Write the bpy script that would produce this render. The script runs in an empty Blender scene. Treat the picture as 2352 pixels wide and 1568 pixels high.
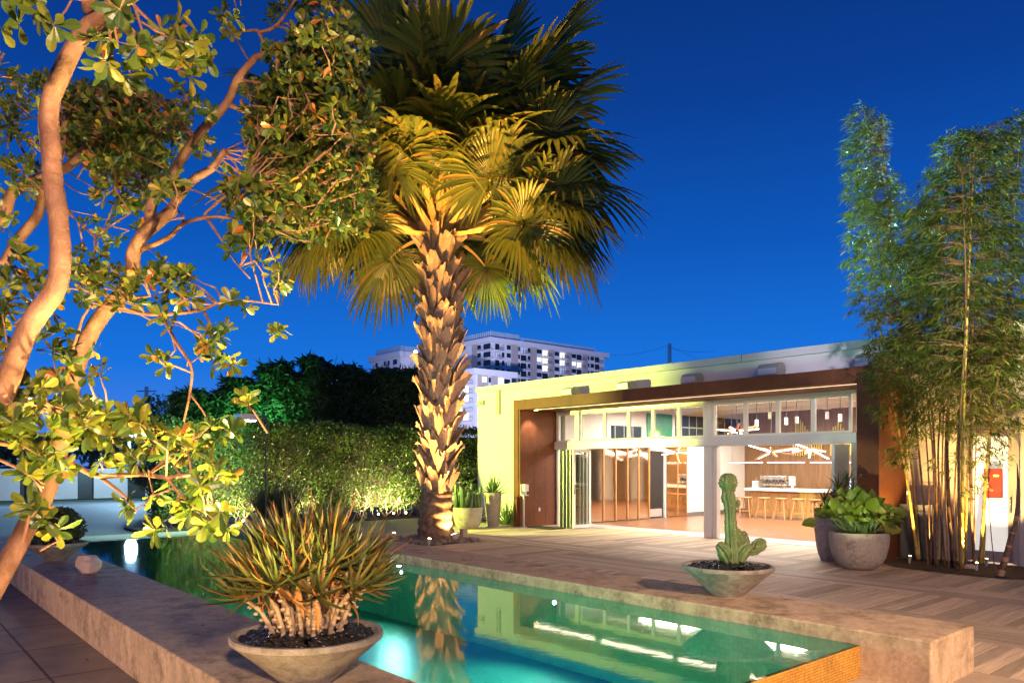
import bpy, math, random
import numpy as np
from mathutils import Vector, Matrix
R = math.radians
sc = bpy.context.scene
col = sc.collection
rng = random.Random(7)
nr = np.random.RandomState(11)
PI = math.pi

# ------------------------------------------------------------------ camera
F, CX, HY, EYE = 1745.0, 1176.0, 1066.0, 1.75
cam_d = bpy.data.cameras.new('camera')
cam = bpy.data.objects.new('camera', cam_d); col.objects.link(cam)
cam.location = (0, 0, EYE); cam.rotation_euler = (R(90), 0, R(49.2))
cam_d.sensor_width = 36; cam_d.lens = 36*F/2352; cam_d.shift_y = 282/2352
cam_d.clip_start = .05; cam_d.clip_end = 3000
sc.camera = cam
# ------------------------------------------------------------------ world: dusk sky
w = bpy.data.worlds.new("World"); sc.world = w; w.use_nodes = True
nt = w.node_tree; nt.nodes.clear()
wo = nt.nodes.new('ShaderNodeOutputWorld'); bg = nt.nodes.new('ShaderNodeBackground')
sky = nt.nodes.new('ShaderNodeTexSky'); sky.sky_type = 'NISHITA'; sky.sun_disc = False
sky.sun_elevation = R(3); sky.sun_rotation = R(140); sky.ozone_density = 4.0; sky.dust_density = .3
tc = nt.nodes.new('ShaderNodeTexCoord'); sx = nt.nodes.new('ShaderNodeSeparateXYZ')
rp = nt.nodes.new('ShaderNodeValToRGB'); el = rp.color_ramp.elements
el[0].position = 0.0; el[0].color = (.07, .22, .80, 1)
el[1].position = .62; el[1].color = (.001, .018, .14, 1)
for p_, c_ in ((.12, (.004, .16, .72, 1)), (.27, (.001, .085, .47, 1)), (.42, (.001, .042, .28, 1))):
    e_ = el.new(p_); e_.color = c_
mx = nt.nodes.new('ShaderNodeMix'); mx.data_type = 'RGBA'; mx.blend_type = 'ADD'; mx.inputs['Factor'].default_value = .02
nt.links.new(tc.outputs['Generated'], sx.inputs[0]); nt.links.new(sx.outputs['Z'], rp.inputs['Fac'])
nt.links.new(rp.outputs['Color'], mx.inputs['A']); nt.links.new(sky.outputs['Color'], mx.inputs['B'])
mx.inputs['Factor'].default_value = .012
nt.links.new(mx.outputs['Result'], bg.inputs['Color']); bg.inputs['Strength'].default_value = 1.0
nt.links.new(bg.outputs[0], wo.inputs['Surface'])
# ------------------------------------------------------------------ exposure / render
sc.view_settings.view_transform = 'Standard'; sc.view_settings.look = 'None'
sc.view_settings.exposure = 0; sc.view_settings.gamma = 1
sc.cycles.use_denoising = True
sc.cycles.max_bounces = 7; sc.cycles.diffuse_bounces = 3; sc.cycles.glossy_bounces = 4
sc.cycles.transmission_bounces = 4; sc.cycles.transparent_max_bounces = 12
sc.cycles.sample_clamp_indirect = 6; sc.cycles.caustics_reflective = False; sc.cycles.caustics_refractive = False

# ------------------------------------------------------------------ image-to-place helpers
_a = math.atan2(1506, 1745)
FW = Vector((-math.cos(_a), math.sin(_a), 0)); RT = Vector((math.sin(_a), math.cos(_a), 0))
def W(px, py, d):
    v = FW*d + RT*((px-CX)*d/F); v.z = EYE-(py-HY)*d/F; return v
def G(px, py, z=0):
    return W(px, py, F*(EYE-z)/(py-HY))
def YP(px, py, Y):
    k = (px-CX)/F; return W(px, py, Y/(FW.y+k*RT.y))
def XP(px, py, X):
    k = (px-CX)/F; return W(px, py, X/(FW.x+k*RT.x))
def PXM(d): return d/F      # metres per picture unit at distance d

# ------------------------------------------------------------------ mesh builder
class MB:
    def __init__(s): s.v = []; s.f = []; s.m = []
    def add(s, vs, fs, m=0):
        b = len(s.v); s.v.extend([tuple(q) for q in vs]); s.f.extend([tuple(b+i for i in f) for f in fs]); s.m.extend([m]*len(fs)); return s
    def box(s, x0, x1, y0, y1, z0, z1, m=0):
        return s.add([(x0,y0,z0),(x1,y0,z0),(x1,y1,z0),(x0,y1,z0),(x0,y0,z1),(x1,y0,z1),(x1,y1,z1),(x0,y1,z1)],
              [(0,3,2,1),(4,5,6,7),(0,1,5,4),(1,2,6,5),(2,3,7,6),(3,0,4,7)], m)
    def obox(s, c, ax, ay, az, hx, hy, hz, m=0):
        c = Vector(c); vs = []
        for k in ((-1,-1,-1),(1,-1,-1),(1,1,-1),(-1,1,-1),(-1,-1,1),(1,-1,1),(1,1,1),(-1,1,1)):
            vs.append(c+ax*hx*k[0]+ay*hy*k[1]+az*hz*k[2])
        return s.add(vs, [(0,3,2,1),(4,5,6,7),(0,1,5,4),(1,2,6,5),(2,3,7,6),(3,0,4,7)], m)
    def bar(s, a, b, w, h=None, m=0, up=Vector((0,0,1))):
        a = Vector(a); b = Vector(b); d = b-a; L = d.length; d.normalize()
        if abs(d.dot(up)) > .98: up = Vector((1,0,0))
        x = d.cross(up).normalized(); y = x.cross(d)
        return s.obox((a+b)/2, x, y, d, w/2, (h or w)/2, L/2, m)
    def tube(s, pts, rad, n=8, m=0, cap=True, ribs=0, rib=.0, jit=0):
        pts = [Vector(p) for p in pts]; N = len(pts)
        if not hasattr(rad, '__len__'): rad = [rad]*N
        vs = []; fs = []; t0 = (pts[1]-pts[0]).normalized()
        x = t0.orthogonal().normalized()
        for i, p in enumerate(pts):
            t = (pts[min(i+1, N-1)]-pts[max(i-1, 0)]).normalized()
            x = (x-t*x.dot(t)).normalized(); y = t.cross(x)
            for k in range(n):
                a = 2*PI*k/n; r = rad[i]
                if ribs: r *= 1+rib*math.cos(ribs*a)
                if jit: r *= 1+rng.uniform(-jit, jit)
                vs.append(p+(x*math.cos(a)+y*math.sin(a))*r)
        for i in range(N-1):
            for k in range(n):
                k2 = (k+1) % n; fs.append((i*n+k, i*n+k2, (i+1)*n+k2, (i+1)*n+k))
        if cap: fs.append(tuple(reversed(range(n)))); fs.append(tuple((N-1)*n+k for k in range(n)))
        return s.add(vs, fs, m)
    def lathe(s, prof, c=(0,0,0), n=40, m=0, close=True, wob=None):
        vs = []; fs = []; N = len(prof)
        for r, z in prof:
            for k in range(n):
                a = 2*PI*k/n; q = r if wob is None else r*(1+wob(a, z)); vs.append((c[0]+q*math.cos(a), c[1]+q*math.sin(a), c[2]+z))
        for i in range(N-1):
            for k in range(n):
                k2 = (k+1) % n; fs.append((i*n+k, i*n+k2, (i+1)*n+k2, (i+1)*n+k))
        if close: fs.append(tuple(reversed(range(n)))); fs.append(tuple((N-1)*n+k for k in range(n)))
        return s.add(vs, fs, m)
    def ell(s, c, r, rot=None, nu=8, nv=5, m=0, jit=0):
        vs = []; fs = []; c = Vector(c)
        M = rot if rot is not None else Matrix.Identity(3)
        def P(x, y, z):
            j = 1+(rng.uniform(-jit, jit) if jit else 0); return c+M@Vector((x*r[0]*j, y*r[1]*j, z*r[2]*j))
        vs.append(P(0,0,-1))
        for i in range(1, nv):
            t = PI*i/nv-PI/2
            for k in range(nu):
                a = 2*PI*k/nu; vs.append(P(math.cos(t)*math.cos(a), math.cos(t)*math.sin(a), math.sin(t)))
        vs.append(P(0,0,1)); L = len(vs)-1
        for k in range(nu):
            k2 = (k+1) % nu; fs.append((0, 1+k2, 1+k)); fs.append((L, L-nu+k, L-nu+k2))
            for i in range(nv-2): fs.append((1+i*nu+k, 1+i*nu+k2, 1+(i+1)*nu+k2, 1+(i+1)*nu+k))
        return s.add(vs, fs, m)
    def build(s, name, mats, parent=None, smooth=False, org=None, bevel=0, angle=None):
        me = bpy.data.meshes.new(name)
        o_ = Vector((0,0,0))
        if parent is not None:
            p_ = parent
            while p_ is not None: o_ += p_.location; p_ = p_.parent
        elif org is not None: o_ = Vector(org)
        v = np.array(s.v, dtype=float).reshape(-1, 3)-np.array(o_)
        me.from_pydata(v.tolist(), [], s.f)
        if not isinstance(mats, (list, tuple)): mats = [mats]
        for m in mats: me.materials.append(m)
        if len(mats) > 1: me.polygons.foreach_set('material_index', s.m)
        if smooth: me.polygons.foreach_set('use_smooth', [True]*len(me.polygons))
        me.update()
        ob = bpy.data.objects.new(name, me); col.objects.link(ob)
        if parent is not None: ob.parent = parent
        elif org is not None: ob.location = org
        if bevel:
            b = ob.modifiers.new('bevel', 'BEVEL'); b.width = bevel; b.segments = 2; b.limit_method = 'ANGLE'
        return ob
def tag(o, label=None, cat=None, group=None, kind=None):
    if label: o['label'] = label
    if cat: o['category'] = cat
    if group: o['group'] = group
    if kind: o['kind'] = kind
    return o
def thing(name, loc, label, cat, group=None):
    o = bpy.data.objects.new(name, None); col.objects.link(o); o.location = loc; o.empty_display_size = .2
    return tag(o, label, cat, group)
def copy_tree(o, parent=None):
    c = o.copy(); col.objects.link(c)
    if parent is not None: c.parent = parent
    for ch in list(o.children): copy_tree(ch, c)
    return c
def lamp(name, kind, loc, target, power, color, size=.1, angle=60, blend=.5, parent=None):
    d = bpy.data.lights.new(name, kind); d.energy = power; d.color = color
    if kind == 'SPOT': d.spot_size = R(angle); d.spot_blend = blend; d.shadow_soft_size = size
    elif kind == 'AREA': d.shape = 'RECTANGLE'; d.size = size[0]; d.size_y = size[1]
    else: d.shadow_soft_size = size
    o = bpy.data.objects.new(name, d); col.objects.link(o); o.location = loc
    if target is not None:
        o.rotation_euler = (Vector(target)-Vector(loc)).to_track_quat('-Z', 'Y').to_euler()
    if parent is not None:
        o.parent = parent; o.location = Vector(loc)-parent.location
    return o

# ------------------------------------------------------------------ materials
def base(name):
    m = bpy.data.materials.new(name); m.use_nodes = True
    return m, m.node_tree, m.node_tree.nodes['Principled BSDF']
def nd(t, ty, **k):
    n = t.nodes.new(ty)
    for a, b in k.items(): setattr(n, a, b)
    return n
def coords(t, scale=(1,1,1)):
    tc = nd(t, 'ShaderNodeTexCoord'); mp = nd(t, 'ShaderNodeMapping'); mp.inputs['Scale'].default_value = scale
    t.links.new(tc.outputs['Object'], mp.inputs['Vector']); return mp.outputs['Vector']
def ramp(t, fac, stops):
    r = nd(t, 'ShaderNodeValToRGB'); e = r.color_ramp.elements
    e[0].position, e[0].color = stops[0][0], (*stops[0][1], 1); e[1].position, e[1].color = stops[-1][0], (*stops[-1][1], 1)
    for p, c in stops[1:-1]: q = e.new(p); q.color = (*c, 1)
    t.links.new(fac, r.inputs['Fac']); return r.outputs['Color']
def noise(t, vec, scale, detail=5, rough=.6):
    n = nd(t, 'ShaderNodeTexNoise'); n.inputs['Scale'].default_value = scale; n.inputs['Detail'].default_value = detail; n.inputs['Roughness'].default_value = rough
    t.links.new(vec, n.inputs['Vector']); return n.outputs['Fac']
def mixc(t, fac, a, b, mode='MIX'):
    n = nd(t, 'ShaderNodeMix', data_type='RGBA', blend_type=mode)
    for s_, v in (('Factor', fac), ('A', a), ('B', b)):
        if isinstance(v, (int, float)): n.inputs[s_].default_value = v
        elif isinstance(v, tuple): n.inputs[s_].default_value = (*v, 1)
        else: t.links.new(v, n.inputs[s_])
    return n.outputs['Result']
def bump(t, b, h, strength=.3, dist=.02):
    n = nd(t, 'ShaderNodeBump'); n.inputs['Strength'].default_value = strength; n.inputs['Distance'].default_value = dist
    t.links.new(h, n.inputs['Height']); t.links.new(n.outputs['Normal'], b.inputs['Normal'])
def plain(name, c, rough=.6, metal=0, var=.15, scale=6, bmp=.1, spec=.5):
    m, t, b = base(name); v = coords(t); f = noise(t, v, scale)
    lo = tuple(x*(1-var) for x in c); hi = tuple(min(1, x*(1+var)) for x in c)
    t.links.new(ramp(t, f, [(.3, lo), (.7, hi)]), b.inputs['Base Color'])
    b.inputs['Roughness'].default_value = rough; b.inputs['Metallic'].default_value = metal
    b.inputs['Specular IOR Level'].default_value = spec
    if bmp: bump(t, b, noise(t, v, scale*8, 4), bmp, .01)
    return m
def emit(name, c, s):
    m, t, b = base(name); b.inputs['Base Color'].default_value = (*c, 1); b.inputs['Emission Color'].default_value = (*c, 1); b.inputs['Emission Strength'].default_value = s; return m
def concrete(name, c, dark, streak=True, scale=1.0, rough=.8, pits=True, stainpos=.62, bs=.25):
    m, t, b = base(name); v = coords(t)
    f1 = noise(t, v, 2.2*scale, 8, .65); f2 = noise(t, v, 26*scale, 4)
    c1 = ramp(t, f1, [(.3, tuple(x*.72 for x in c)), (.5, c), (.72, tuple(x*1.22 for x in c))])
    c2 = mixc(t, .22, c1, ramp(t, f2, [(.3, (.08,.07,.06)), (.7, tuple(min(1, x*1.5) for x in c))]))
    if streak:
        vs = coords(t, (4*scale, 4*scale, .9*scale)); f3 = noise(t, vs, 1.6, 6, .7)
        c2 = mixc(t, ramp(t, f3, [(stainpos-.14, (0,0,0)), (stainpos+.2, (.55,.55,.55))]), c2, dark); f4 = noise(t, v, 2.3*scale, 10, .78); c2 = mixc(t, ramp(t, f4, [(.5, (0,0,0)), (.64, (.8,.8,.8))]), c2, dark)
    else:
        f3 = noise(t, v, 3.1*scale, 9, .75); c2 = mixc(t, ramp(t, f3, [(stainpos-.08, (0,0,0)), (stainpos+.14, (.75,.75,.75))]), c2, dark)
    t.links.new(c2, b.inputs['Base Color']); b.inputs['Roughness'].default_value = rough; b.inputs['Specular IOR Level'].default_value = .3
    bump(t, b, noise(t, v, 38*scale, 6, .7), bs, .012)
    return m
def foliage(name, stops, rough=.45, trans=.25, spec=.4):
    m, t, b = base(name); g = nd(t, 'ShaderNodeNewGeometry')
    c = ramp(t, g.outputs['Random Per Island'], stops)
    t.links.new(c, b.inputs['Base Color']); b.inputs['Roughness'].default_value = rough; b.inputs['Specular IOR Level'].default_value = spec
    if trans:
        tr = nd(t, 'ShaderNodeBsdfTranslucent'); ms = nd(t, 'ShaderNodeMixShader'); ms.inputs[0].default_value = trans
        t.links.new(mixc(t, .35, c, (.25,.3,.02)), tr.inputs['Color'])
        t.links.new(b.outputs[0], ms.inputs[1]); t.links.new(tr.outputs[0], ms.inputs[2])
        t.links.new(ms.outputs[0], t.nodes['Material Output'].inputs['Surface'])
    return m
def wood(name, a, c, axis=0, rough=.5, scale=1.0, island=False):
    m, t, b = base(name); s = [14*scale]*3; s[axis] = .9*scale
    f = noise(t, coords(t, tuple(s)), 2.0, 7, .65)
    cc = ramp(t, f, [(.3, a), (.7, c)])
    if island:
        g = nd(t, 'ShaderNodeNewGeometry'); cc = mixc(t, 1.0, cc, ramp(t, g.outputs['Random Per Island'], [(0, (.62,.6,.58)), (.5, (.95,.95,.95)), (1, (1.3,1.26,1.2))]), 'MULTIPLY')
    t.links.new(cc, b.inputs['Base Color']); b.inputs['Roughness'].default_value = rough
    bump(t, b, f, .15, .004); return m
M = {}
M['concrete'] = concrete('pool concrete', (.52,.385,.26), (.12,.082,.05), stainpos=.57)
M['concrete_top'] = concrete('pool concrete top', (.31,.25,.20), (.13,.1,.08), streak=False, stainpos=.66, bs=.12)
M['pot'] = concrete('pot concrete', (.42,.37,.31), (.13,.11,.09), stainpos=.64, scale=1.5)
M['pot_dark'] = concrete('bowl concrete', (.29,.255,.225), (.07,.06,.05), streak=False, stainpos=.53, scale=2.4)
M['stucco'] = plain('painted stucco', (.78,.77,.72), .8, var=.03, scale=3, bmp=.08)
M['stucco_dirty'] = plain('beige stucco', (.6,.52,.45), .85, var=.06, scale=2, bmp=.1)
M['cap'] = plain('painted metal cap', (.74,.74,.73), .5, var=.03)
M['alu'] = plain('satin aluminium', (.68,.66,.64), .38, .35, var=.03)
M['white_frame'] = plain('white powder coat', (.78,.77,.75), .45, var=.02, bmp=0)
M['black'] = plain('black paint', (.02,.02,.022), .45, var=.1)
M['black_metal'] = plain('black metal', (.03,.03,.032), .4, .2)
M['screw'] = plain('dark grey housing', (.16,.16,.16), .5)
M['housing'] = plain('beige housing', (.38,.35,.33), .5, var=.04)
M['soil'] = plain('mulch soil', (.05,.032,.022), .95, var=.5, scale=25, bmp=.8)
M['asphalt'] = plain('asphalt', (.075,.075,.078), .75, var=.25, scale=9, bmp=.3)
M['walk'] = plain('walkway concrete', (.34,.31,.26), .8, var=.12, scale=1.3)
M['pebble_black'] = plain('polished black pebble', (.012,.011,.011), .22, var=.3, scale=3, bmp=.05)
M['pebble_grey'] = plain('river pebble', (.16,.14,.125), .6, var=.45, scale=6)
M['rock'] = plain('pink rock', (.55,.42,.36), .8, var=.25, scale=5, bmp=.6)
M['steel'] = plain('brushed steel', (.6,.6,.6), .25, .9, var=.05)
M['red'] = plain('red enamel', (.42,.04,.035), .5)
M['mat'] = plain('charcoal mat', (.03,.03,.03), .95, var=.4, scale=40)
M['white'] = plain('white plaster', (.8,.79,.77), .7, var=.02, scale=2, bmp=.02)
M['marble'] = plain('white counter', (.82,.8,.77), .3, var=.03, bmp=0)
M['grey_floor'] = plain('grey screed', (.36,.36,.36), .55, var=.12, scale=4)
M['tan'] = plain('tan render', (.5,.43,.4), .85, var=.04, scale=1)
M['tower'] = plain('white render', (.78,.78,.8), .85, var=.02, scale=.3, bmp=0)
M['win_dark'] = plain('dark window', (.012,.02,.03), .12, var=.2, scale=.4, bmp=0)
M['win_lit'] = emit('lit window', (1,.93,.72), 1.3)
M['win_dim'] = emit('dim window', (.55,.62,.75), .35)
M['railglass'] = plain('railing glass', (.35,.5,.62), .2, var=.1, bmp=0)
M['led'] = emit('led strip', (1,.7,.42), 1.7)
M['tube_light'] = emit('tube light', (1,.93,.82), 16)
M['copper'] = plain('copper tube', (.62,.2,.09), .4, .4, bmp=0)
M['bulb_warm'] = emit('warm bulb', (1,.66,.3), 30)
M['bulb_cool'] = emit('cool bulb', (.75,.92,1), 60)
M['bulb_pool'] = emit('pool bulb', (.7,.95,1), 30)
M['screen'] = emit('screen', (.55,.65,1), 1.6)
M['green_led'] = emit('green led', (.1,1,.1), 3)
M['bark'] = None
# --- special materials
def m_rust():
    m, t, b = base('corten steel'); v = coords(t)
    f = noise(t, v, 1.3, 8, .65); f2 = noise(t, v, 45, 3)
    c = ramp(t, f, [(.28, (.055,.015,.008)), (.5, (.115,.033,.012)), (.72, (.19,.062,.017))])
    c = mixc(t, .25, c, ramp(t, f2, [(.3, (.07,.022,.012)), (.7, (.38,.14,.05))]))
    vs = coords(t, (5, 5, .35)); st = noise(t, vs, 1.2, 5)
    c = mixc(t, ramp(t, st, [(.62, (0,0,0)), (.8, (.35,.35,.35))]), c, (.18,.1,.065))
    t.links.new(c, b.inputs['Base Color']); b.inputs['Roughness'].default_value = .62; b.inputs['Specular IOR Level'].default_value = .35
    bump(t, b, f2, .12, .01); return m
M['rust'] = m_rust()
def m_bark():
    m, t, b = base('smooth tan bark'); v = coords(t); vs = coords(t, (1, 1, .3))
    f = noise(t, v, 7, 8, .7); p = nd(t, 'ShaderNodeTexVoronoi'); p.inputs['Scale'].default_value = 14
    t.links.new(vs, p.inputs['Vector'])
    c = ramp(t, f, [(.3, (.1,.04,.022)), (.48, (.23,.105,.055)), (.7, (.36,.19,.115))])
    c = mixc(t, ramp(t, p.outputs['Distance'], [(.35, (0,0,0)), (.7, (.8,.8,.8))]), c, (.15,.065,.035))
    t.links.new(c, b.inputs['Base Color']); b.inputs['Roughness'].default_value = .75; bump(t, b, f, .9, .02); return m
M['bark'] = m_bark()
M['twig'] = plain('reddish twig bark', (.2,.09,.045), .7, var=.3, scale=20, bmp=.3)
M['palm_bark'] = plain('dark ringed palm bark', (.16,.10,.06), .85, var=.75, scale=9, bmp=.9)
M['boot'] = wood('split leaf base', (.13,.085,.06), (.37,.27,.2), 2, .85, 2.6, True)
M['petiole'] = wood('palm leaf stalk', (.3,.19,.06), (.42,.28,.1), 2, .5, 1)
M['frond'] = foliage('palm frond', [(0, (.045,.065,.016)), (.45, (.085,.115,.024)), (.8, (.14,.15,.03)), (1, (.26,.14,.04))], .42, .32)
M['leaf'] = foliage('tree leaf', [(0, (.02,.045,.008)), (.35, (.05,.085,.012)), (.7, (.13,.14,.016)), (.94, (.22,.19,.02)), (.975, (.42,.15,.03)), (1, (.45,.12,.03))], .36, .38)
M['hedge'] = foliage('hedge leaf', [(0, (.02,.05,.008)), (.6, (.05,.115,.018)), (1, (.1,.18,.03))], .35, .25)
M['hedge_core'] = plain('hedge inner twigs', (.035,.026,.016), .95, var=.6, scale=12, bmp=1)
M['bamboo_leaf'] = foliage('bamboo leaf', [(0, (.035,.06,.014)), (.6, (.07,.115,.02)), (.9, (.14,.17,.03)), (1, (.28,.2,.05))], .45, .35)
M['grove_leaf'] = foliage('grove leaf', [(0, (.015,.04,.012)), (1, (.05,.1,.025))], .6, .2)
M['far_leaf'] = foliage('far tree leaf', [(0, (.05,.09,.05)), (1, (.12,.17,.09))], .5, .2)
M['aloe'] = foliage('aloe leaf', [(0, (.05,.06,.016)), (.5, (.075,.1,.022)), (.74, (.14,.1,.025)), (1, (.27,.095,.02))], .38, 0, .45)
M['aloe_stem'] = plain('aloe stem', (.4,.28,.19), .8, var=.35, scale=30, bmp=.5)
M['agave'] = foliage('agave leaf', [(0, (.06,.11,.035)), (1, (.13,.2,.06))], .4, 0)
M['cactus'] = plain('cactus skin', (.1,.15,.05), .55, var=.3, scale=12, bmp=.2)
M['spine'] = plain('cactus spine', (.5,.42,.28), .7)
M['bigleaf'] = foliage('big ruffled leaf', [(0, (.1,.17,.02)), (.7, (.17,.26,.025)), (1, (.3,.3,.05))], .4, .3)
M['dark_leaf'] = foliage('dark clipped leaf', [(0, (.03,.045,.02)), (1, (.09,.11,.055))], .4, .1)
M['rush'] = foliage('dark rush blade', [(0, (.012,.018,.01)), (1, (.03,.04,.02))], .5, 0)
M['culm_gold'] = plain('golden culm', (.5,.36,.07), .4, var=.25, scale=14)
M['culm_brown'] = plain('brown culm', (.16,.085,.04), .55, var=.5, scale=14)
M['sheath'] = plain('tan culm sheath', (.5,.28,.15), .7, var=.3, scale=10)
M['deckwood'] = wood('weathered deck board', (.34,.26,.19), (.6,.48,.37), 0, .65, 1.0, True)
M['deckwood_y'] = wood('weathered deck board across', (.34,.26,.19), (.6,.48,.37), 1, .65, 1.0, True)
M['walnut'] = wood('walnut panel', (.16,.085,.04), (.33,.19,.09), 2, .5, .5)
M['barwood'] = wood('oak bar front', (.26,.14,.05), (.42,.25,.1), 2, .5, .5)
M['stoolwood'] = wood('oak stool', (.42,.2,.07), (.58,.32,.13), 2, .45, 1)
M['ceilwood'] = wood('ceiling boards', (.42,.25,.13), (.6,.4,.22), 0, .5, .6)
def m_mirror():
    m, t, b = base('bronze mirror'); b.inputs['Base Color'].default_value = (.72,.58,.42,1); b.inputs['Metallic'].default_value = 1; b.inputs['Roughness'].default_value = .06
    bump(t, b, noise(t, coords(t, (1,1,.4)), 1.5, 2), .04, .05); return m
M['mirror'] = m_mirror()
def m_glass():
    m, t, b = base('window glass'); b.inputs['Base Color'].default_value = (.9,.95,.93,1)
    tr = nd(t, 'ShaderNodeBsdfTransparent'); tr.inputs['Color'].default_value = (.92,.95,.92,1)
    gl = nd(t, 'ShaderNodeBsdfGlossy'); gl.inputs['Roughness'].default_value = .02
    lw = nd(t, 'ShaderNodeLayerWeight'); lw.inputs['Blend'].default_value = .5; pw_ = nd(t, 'ShaderNodeMath', operation='POWER'); pw_.inputs[1].default_value = 4.0; t.links.new(lw.outputs['Facing'], pw_.inputs[0]); fr = nd(t, 'ShaderNodeMath', operation='MULTIPLY_ADD'); fr.inputs[1].default_value = .9; fr.inputs[2].default_value = .04; t.links.new(pw_.outputs[0], fr.inputs[0]); ms = nd(t, 'ShaderNodeMixShader')
    t.links.new(fr.outputs[0], ms.inputs[0]); t.links.new(tr.outputs[0], ms.inputs[1]); t.links.new(gl.outputs[0], ms.inputs[2])
    t.links.new(ms.outputs[0], t.nodes['Material Output'].inputs['Surface']); return m
M['glass'] = m_glass()
def m_water():
    m, t, b = base('pool water')
    tr = nd(t, 'ShaderNodeBsdfTransparent'); tr.inputs['Color'].default_value = (.62,1,.9,1)
    gl = nd(t, 'ShaderNodeBsdfGlossy'); gl.inputs['Roughness'].default_value = .035
    fr = nd(t, 'ShaderNodeFresnel'); fr.inputs['IOR'].default_value = 1.62; ms = nd(t, 'ShaderNodeMixShader')
    v = coords(t); h = noise(t, v, 6, 3); bp = nd(t, 'ShaderNodeBump'); bp.inputs['Strength'].default_value = .022; bp.inputs['Distance'].default_value = .02
    t.links.new(h, bp.inputs['Height']); t.links.new(bp.outputs[0], gl.inputs['Normal']); t.links.new(bp.outputs[0], fr.inputs['Normal'])
    t.links.new(fr.outputs[0], ms.inputs[0]); t.links.new(tr.outputs[0], ms.inputs[1]); t.links.new(gl.outputs[0], ms.inputs[2])
    t.links.new(ms.outputs[0], t.nodes['Material Output'].inputs['Surface']); return m
M['water'] = m_water()
def m_tile(name, a, c, grout, size, rough, axes='XY'):
    m, t, b = base(name); tc = nd(t, 'ShaderNodeTexCoord'); s = nd(t, 'ShaderNodeSeparateXYZ'); cb = nd(t, 'ShaderNodeCombineXYZ')
    t.links.new(tc.outputs['Object'], s.inputs[0]); t.links.new(s.outputs[axes[0]], cb.inputs[0]); t.links.new(s.outputs[axes[1]], cb.inputs[1])
    br = nd(t, 'ShaderNodeTexBrick'); br.offset = 0; br.inputs['Scale'].default_value = 1
    br.inputs['Brick Width'].default_value = size[0]; br.inputs['Row Height'].default_value = size[1]; br.inputs['Mortar Size'].default_value = size[2]
    br.inputs['Color1'].default_value = (*a, 1); br.inputs['Color2'].default_value = (*c, 1); br.inputs['Mortar'].default_value = (*grout, 1)
    t.links.new(cb.outputs[0], br.inputs['Vector'])
    f = noise(t, tc.outputs['Object'], 3, 6); cc = mixc(t, .7, br.outputs['Color'], ramp(t, f, [(.3, (.6,.6,.6)), (.7, (1.15,1.15,1.15))]), 'MULTIPLY')
    t.links.new(cc, b.inputs['Base Color']); b.inputs['Roughness'].default_value = rough; return m
M['pooltile'] = m_tile('teal pool mosaic', (.015,.17,.12), (.025,.22,.155), (.09,.3,.24), (.06,.06,.006), .4)
M['pooltile_wall'] = m_tile('green pool mosaic wall', (.02,.19,.13), (.03,.24,.16), (.05,.16,.12), (.05,.05,.004), .4, 'XZ')
M['goldtile'] = m_tile('amber mosaic', (.46,.22,.03), (.62,.34,.06), (.2,.1,.03), (.022,.022,.002), .25, 'YZ')
M['paver'] = m_tile('dark stone paver', (.2,.155,.115), (.24,.185,.14), (.05,.04,.03), (1.2,.6,.012), .8)
M['plaza'] = m_tile('tan stone paver', (.36,.28,.22), (.4,.31,.24), (.08,.06,.05), (1.2,1.2,.012), .8)
M['parquet'] = m_tile('parquet', (.2,.085,.042), (.27,.12,.06), (.11,.05,.028), (.5,.09,.003), .28)
M['gridwin'] = m_tile('gridded window', (.03,.045,.05), (.05,.06,.065), (.45,.47,.47), (.42,.5,.02), .15, 'YZ')

# ------------------------------------------------------------------ leaf cloud
PROF = {
 'obovate': [(0,.06),(.3,.45),(.6,.92),(.82,.9),(.95,.5),(1,.08)],
 'small': [(0,.1),(.35,.8),(.7,.95),(1,.1)],
 'blade': [(0,.25),(.25,1),(.6,.75),(1,.04)],
 'round': [(0,.35),(.12,.85),(.35,1),(.65,.9),(.88,.55),(1,.06)]}
def cloud(mb, pos, d, n, L, Wd, prof='small', bend=.15, fold=.25, m=0):
    pos = np.asarray(pos, float); d = np.asarray(d, float); n = np.asarray(n, float); N = len(pos)
    L = np.broadcast_to(np.asarray(L, float), (N,)); Wd = np.broadcast_to(np.asarray(Wd, float), (N,))
    bend = np.broadcast_to(np.asarray(bend, float), (N,))
    d = d/np.linalg.norm(d, axis=1, keepdims=True)
    s = np.cross(d, n); s /= np.linalg.norm(s, axis=1, keepdims=True)+1e-9; n = np.cross(s, d)
    pr = PROF[prof]; K = len(pr); out = np.zeros((N, K*3, 3))
    for i, (t, wv) in enumerate(pr):
        c = pos+d*(L*t)[:,None]-n*(bend*L*t*t)[:,None]; h = (Wd*wv*.5)[:,None]
        out[:,3*i] = c+s*h+n*h*fold; out[:,3*i+1] = c; out[:,3*i+2] = c-s*h+n*h*fold
    fs = []
    for i in range(K-1):
        a = 3*i; fs += [(a,a+1,a+4,a+3),(a+1,a+2,a+5,a+4)]
    b0 = len(mb.v); mb.v.extend(map(tuple, out.reshape(-1,3).tolist()))
    fa = np.array(fs)[None]+(np.arange(N)*K*3)[:,None,None]+b0
    mb.f.extend(map(tuple, fa.reshape(-1,4).tolist())); mb.m.extend([m]*(N*len(fs)))
def unit(N):
    v = nr.normal(size=(N,3)); return v/np.linalg.norm(v, axis=1, keepdims=True)
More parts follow.
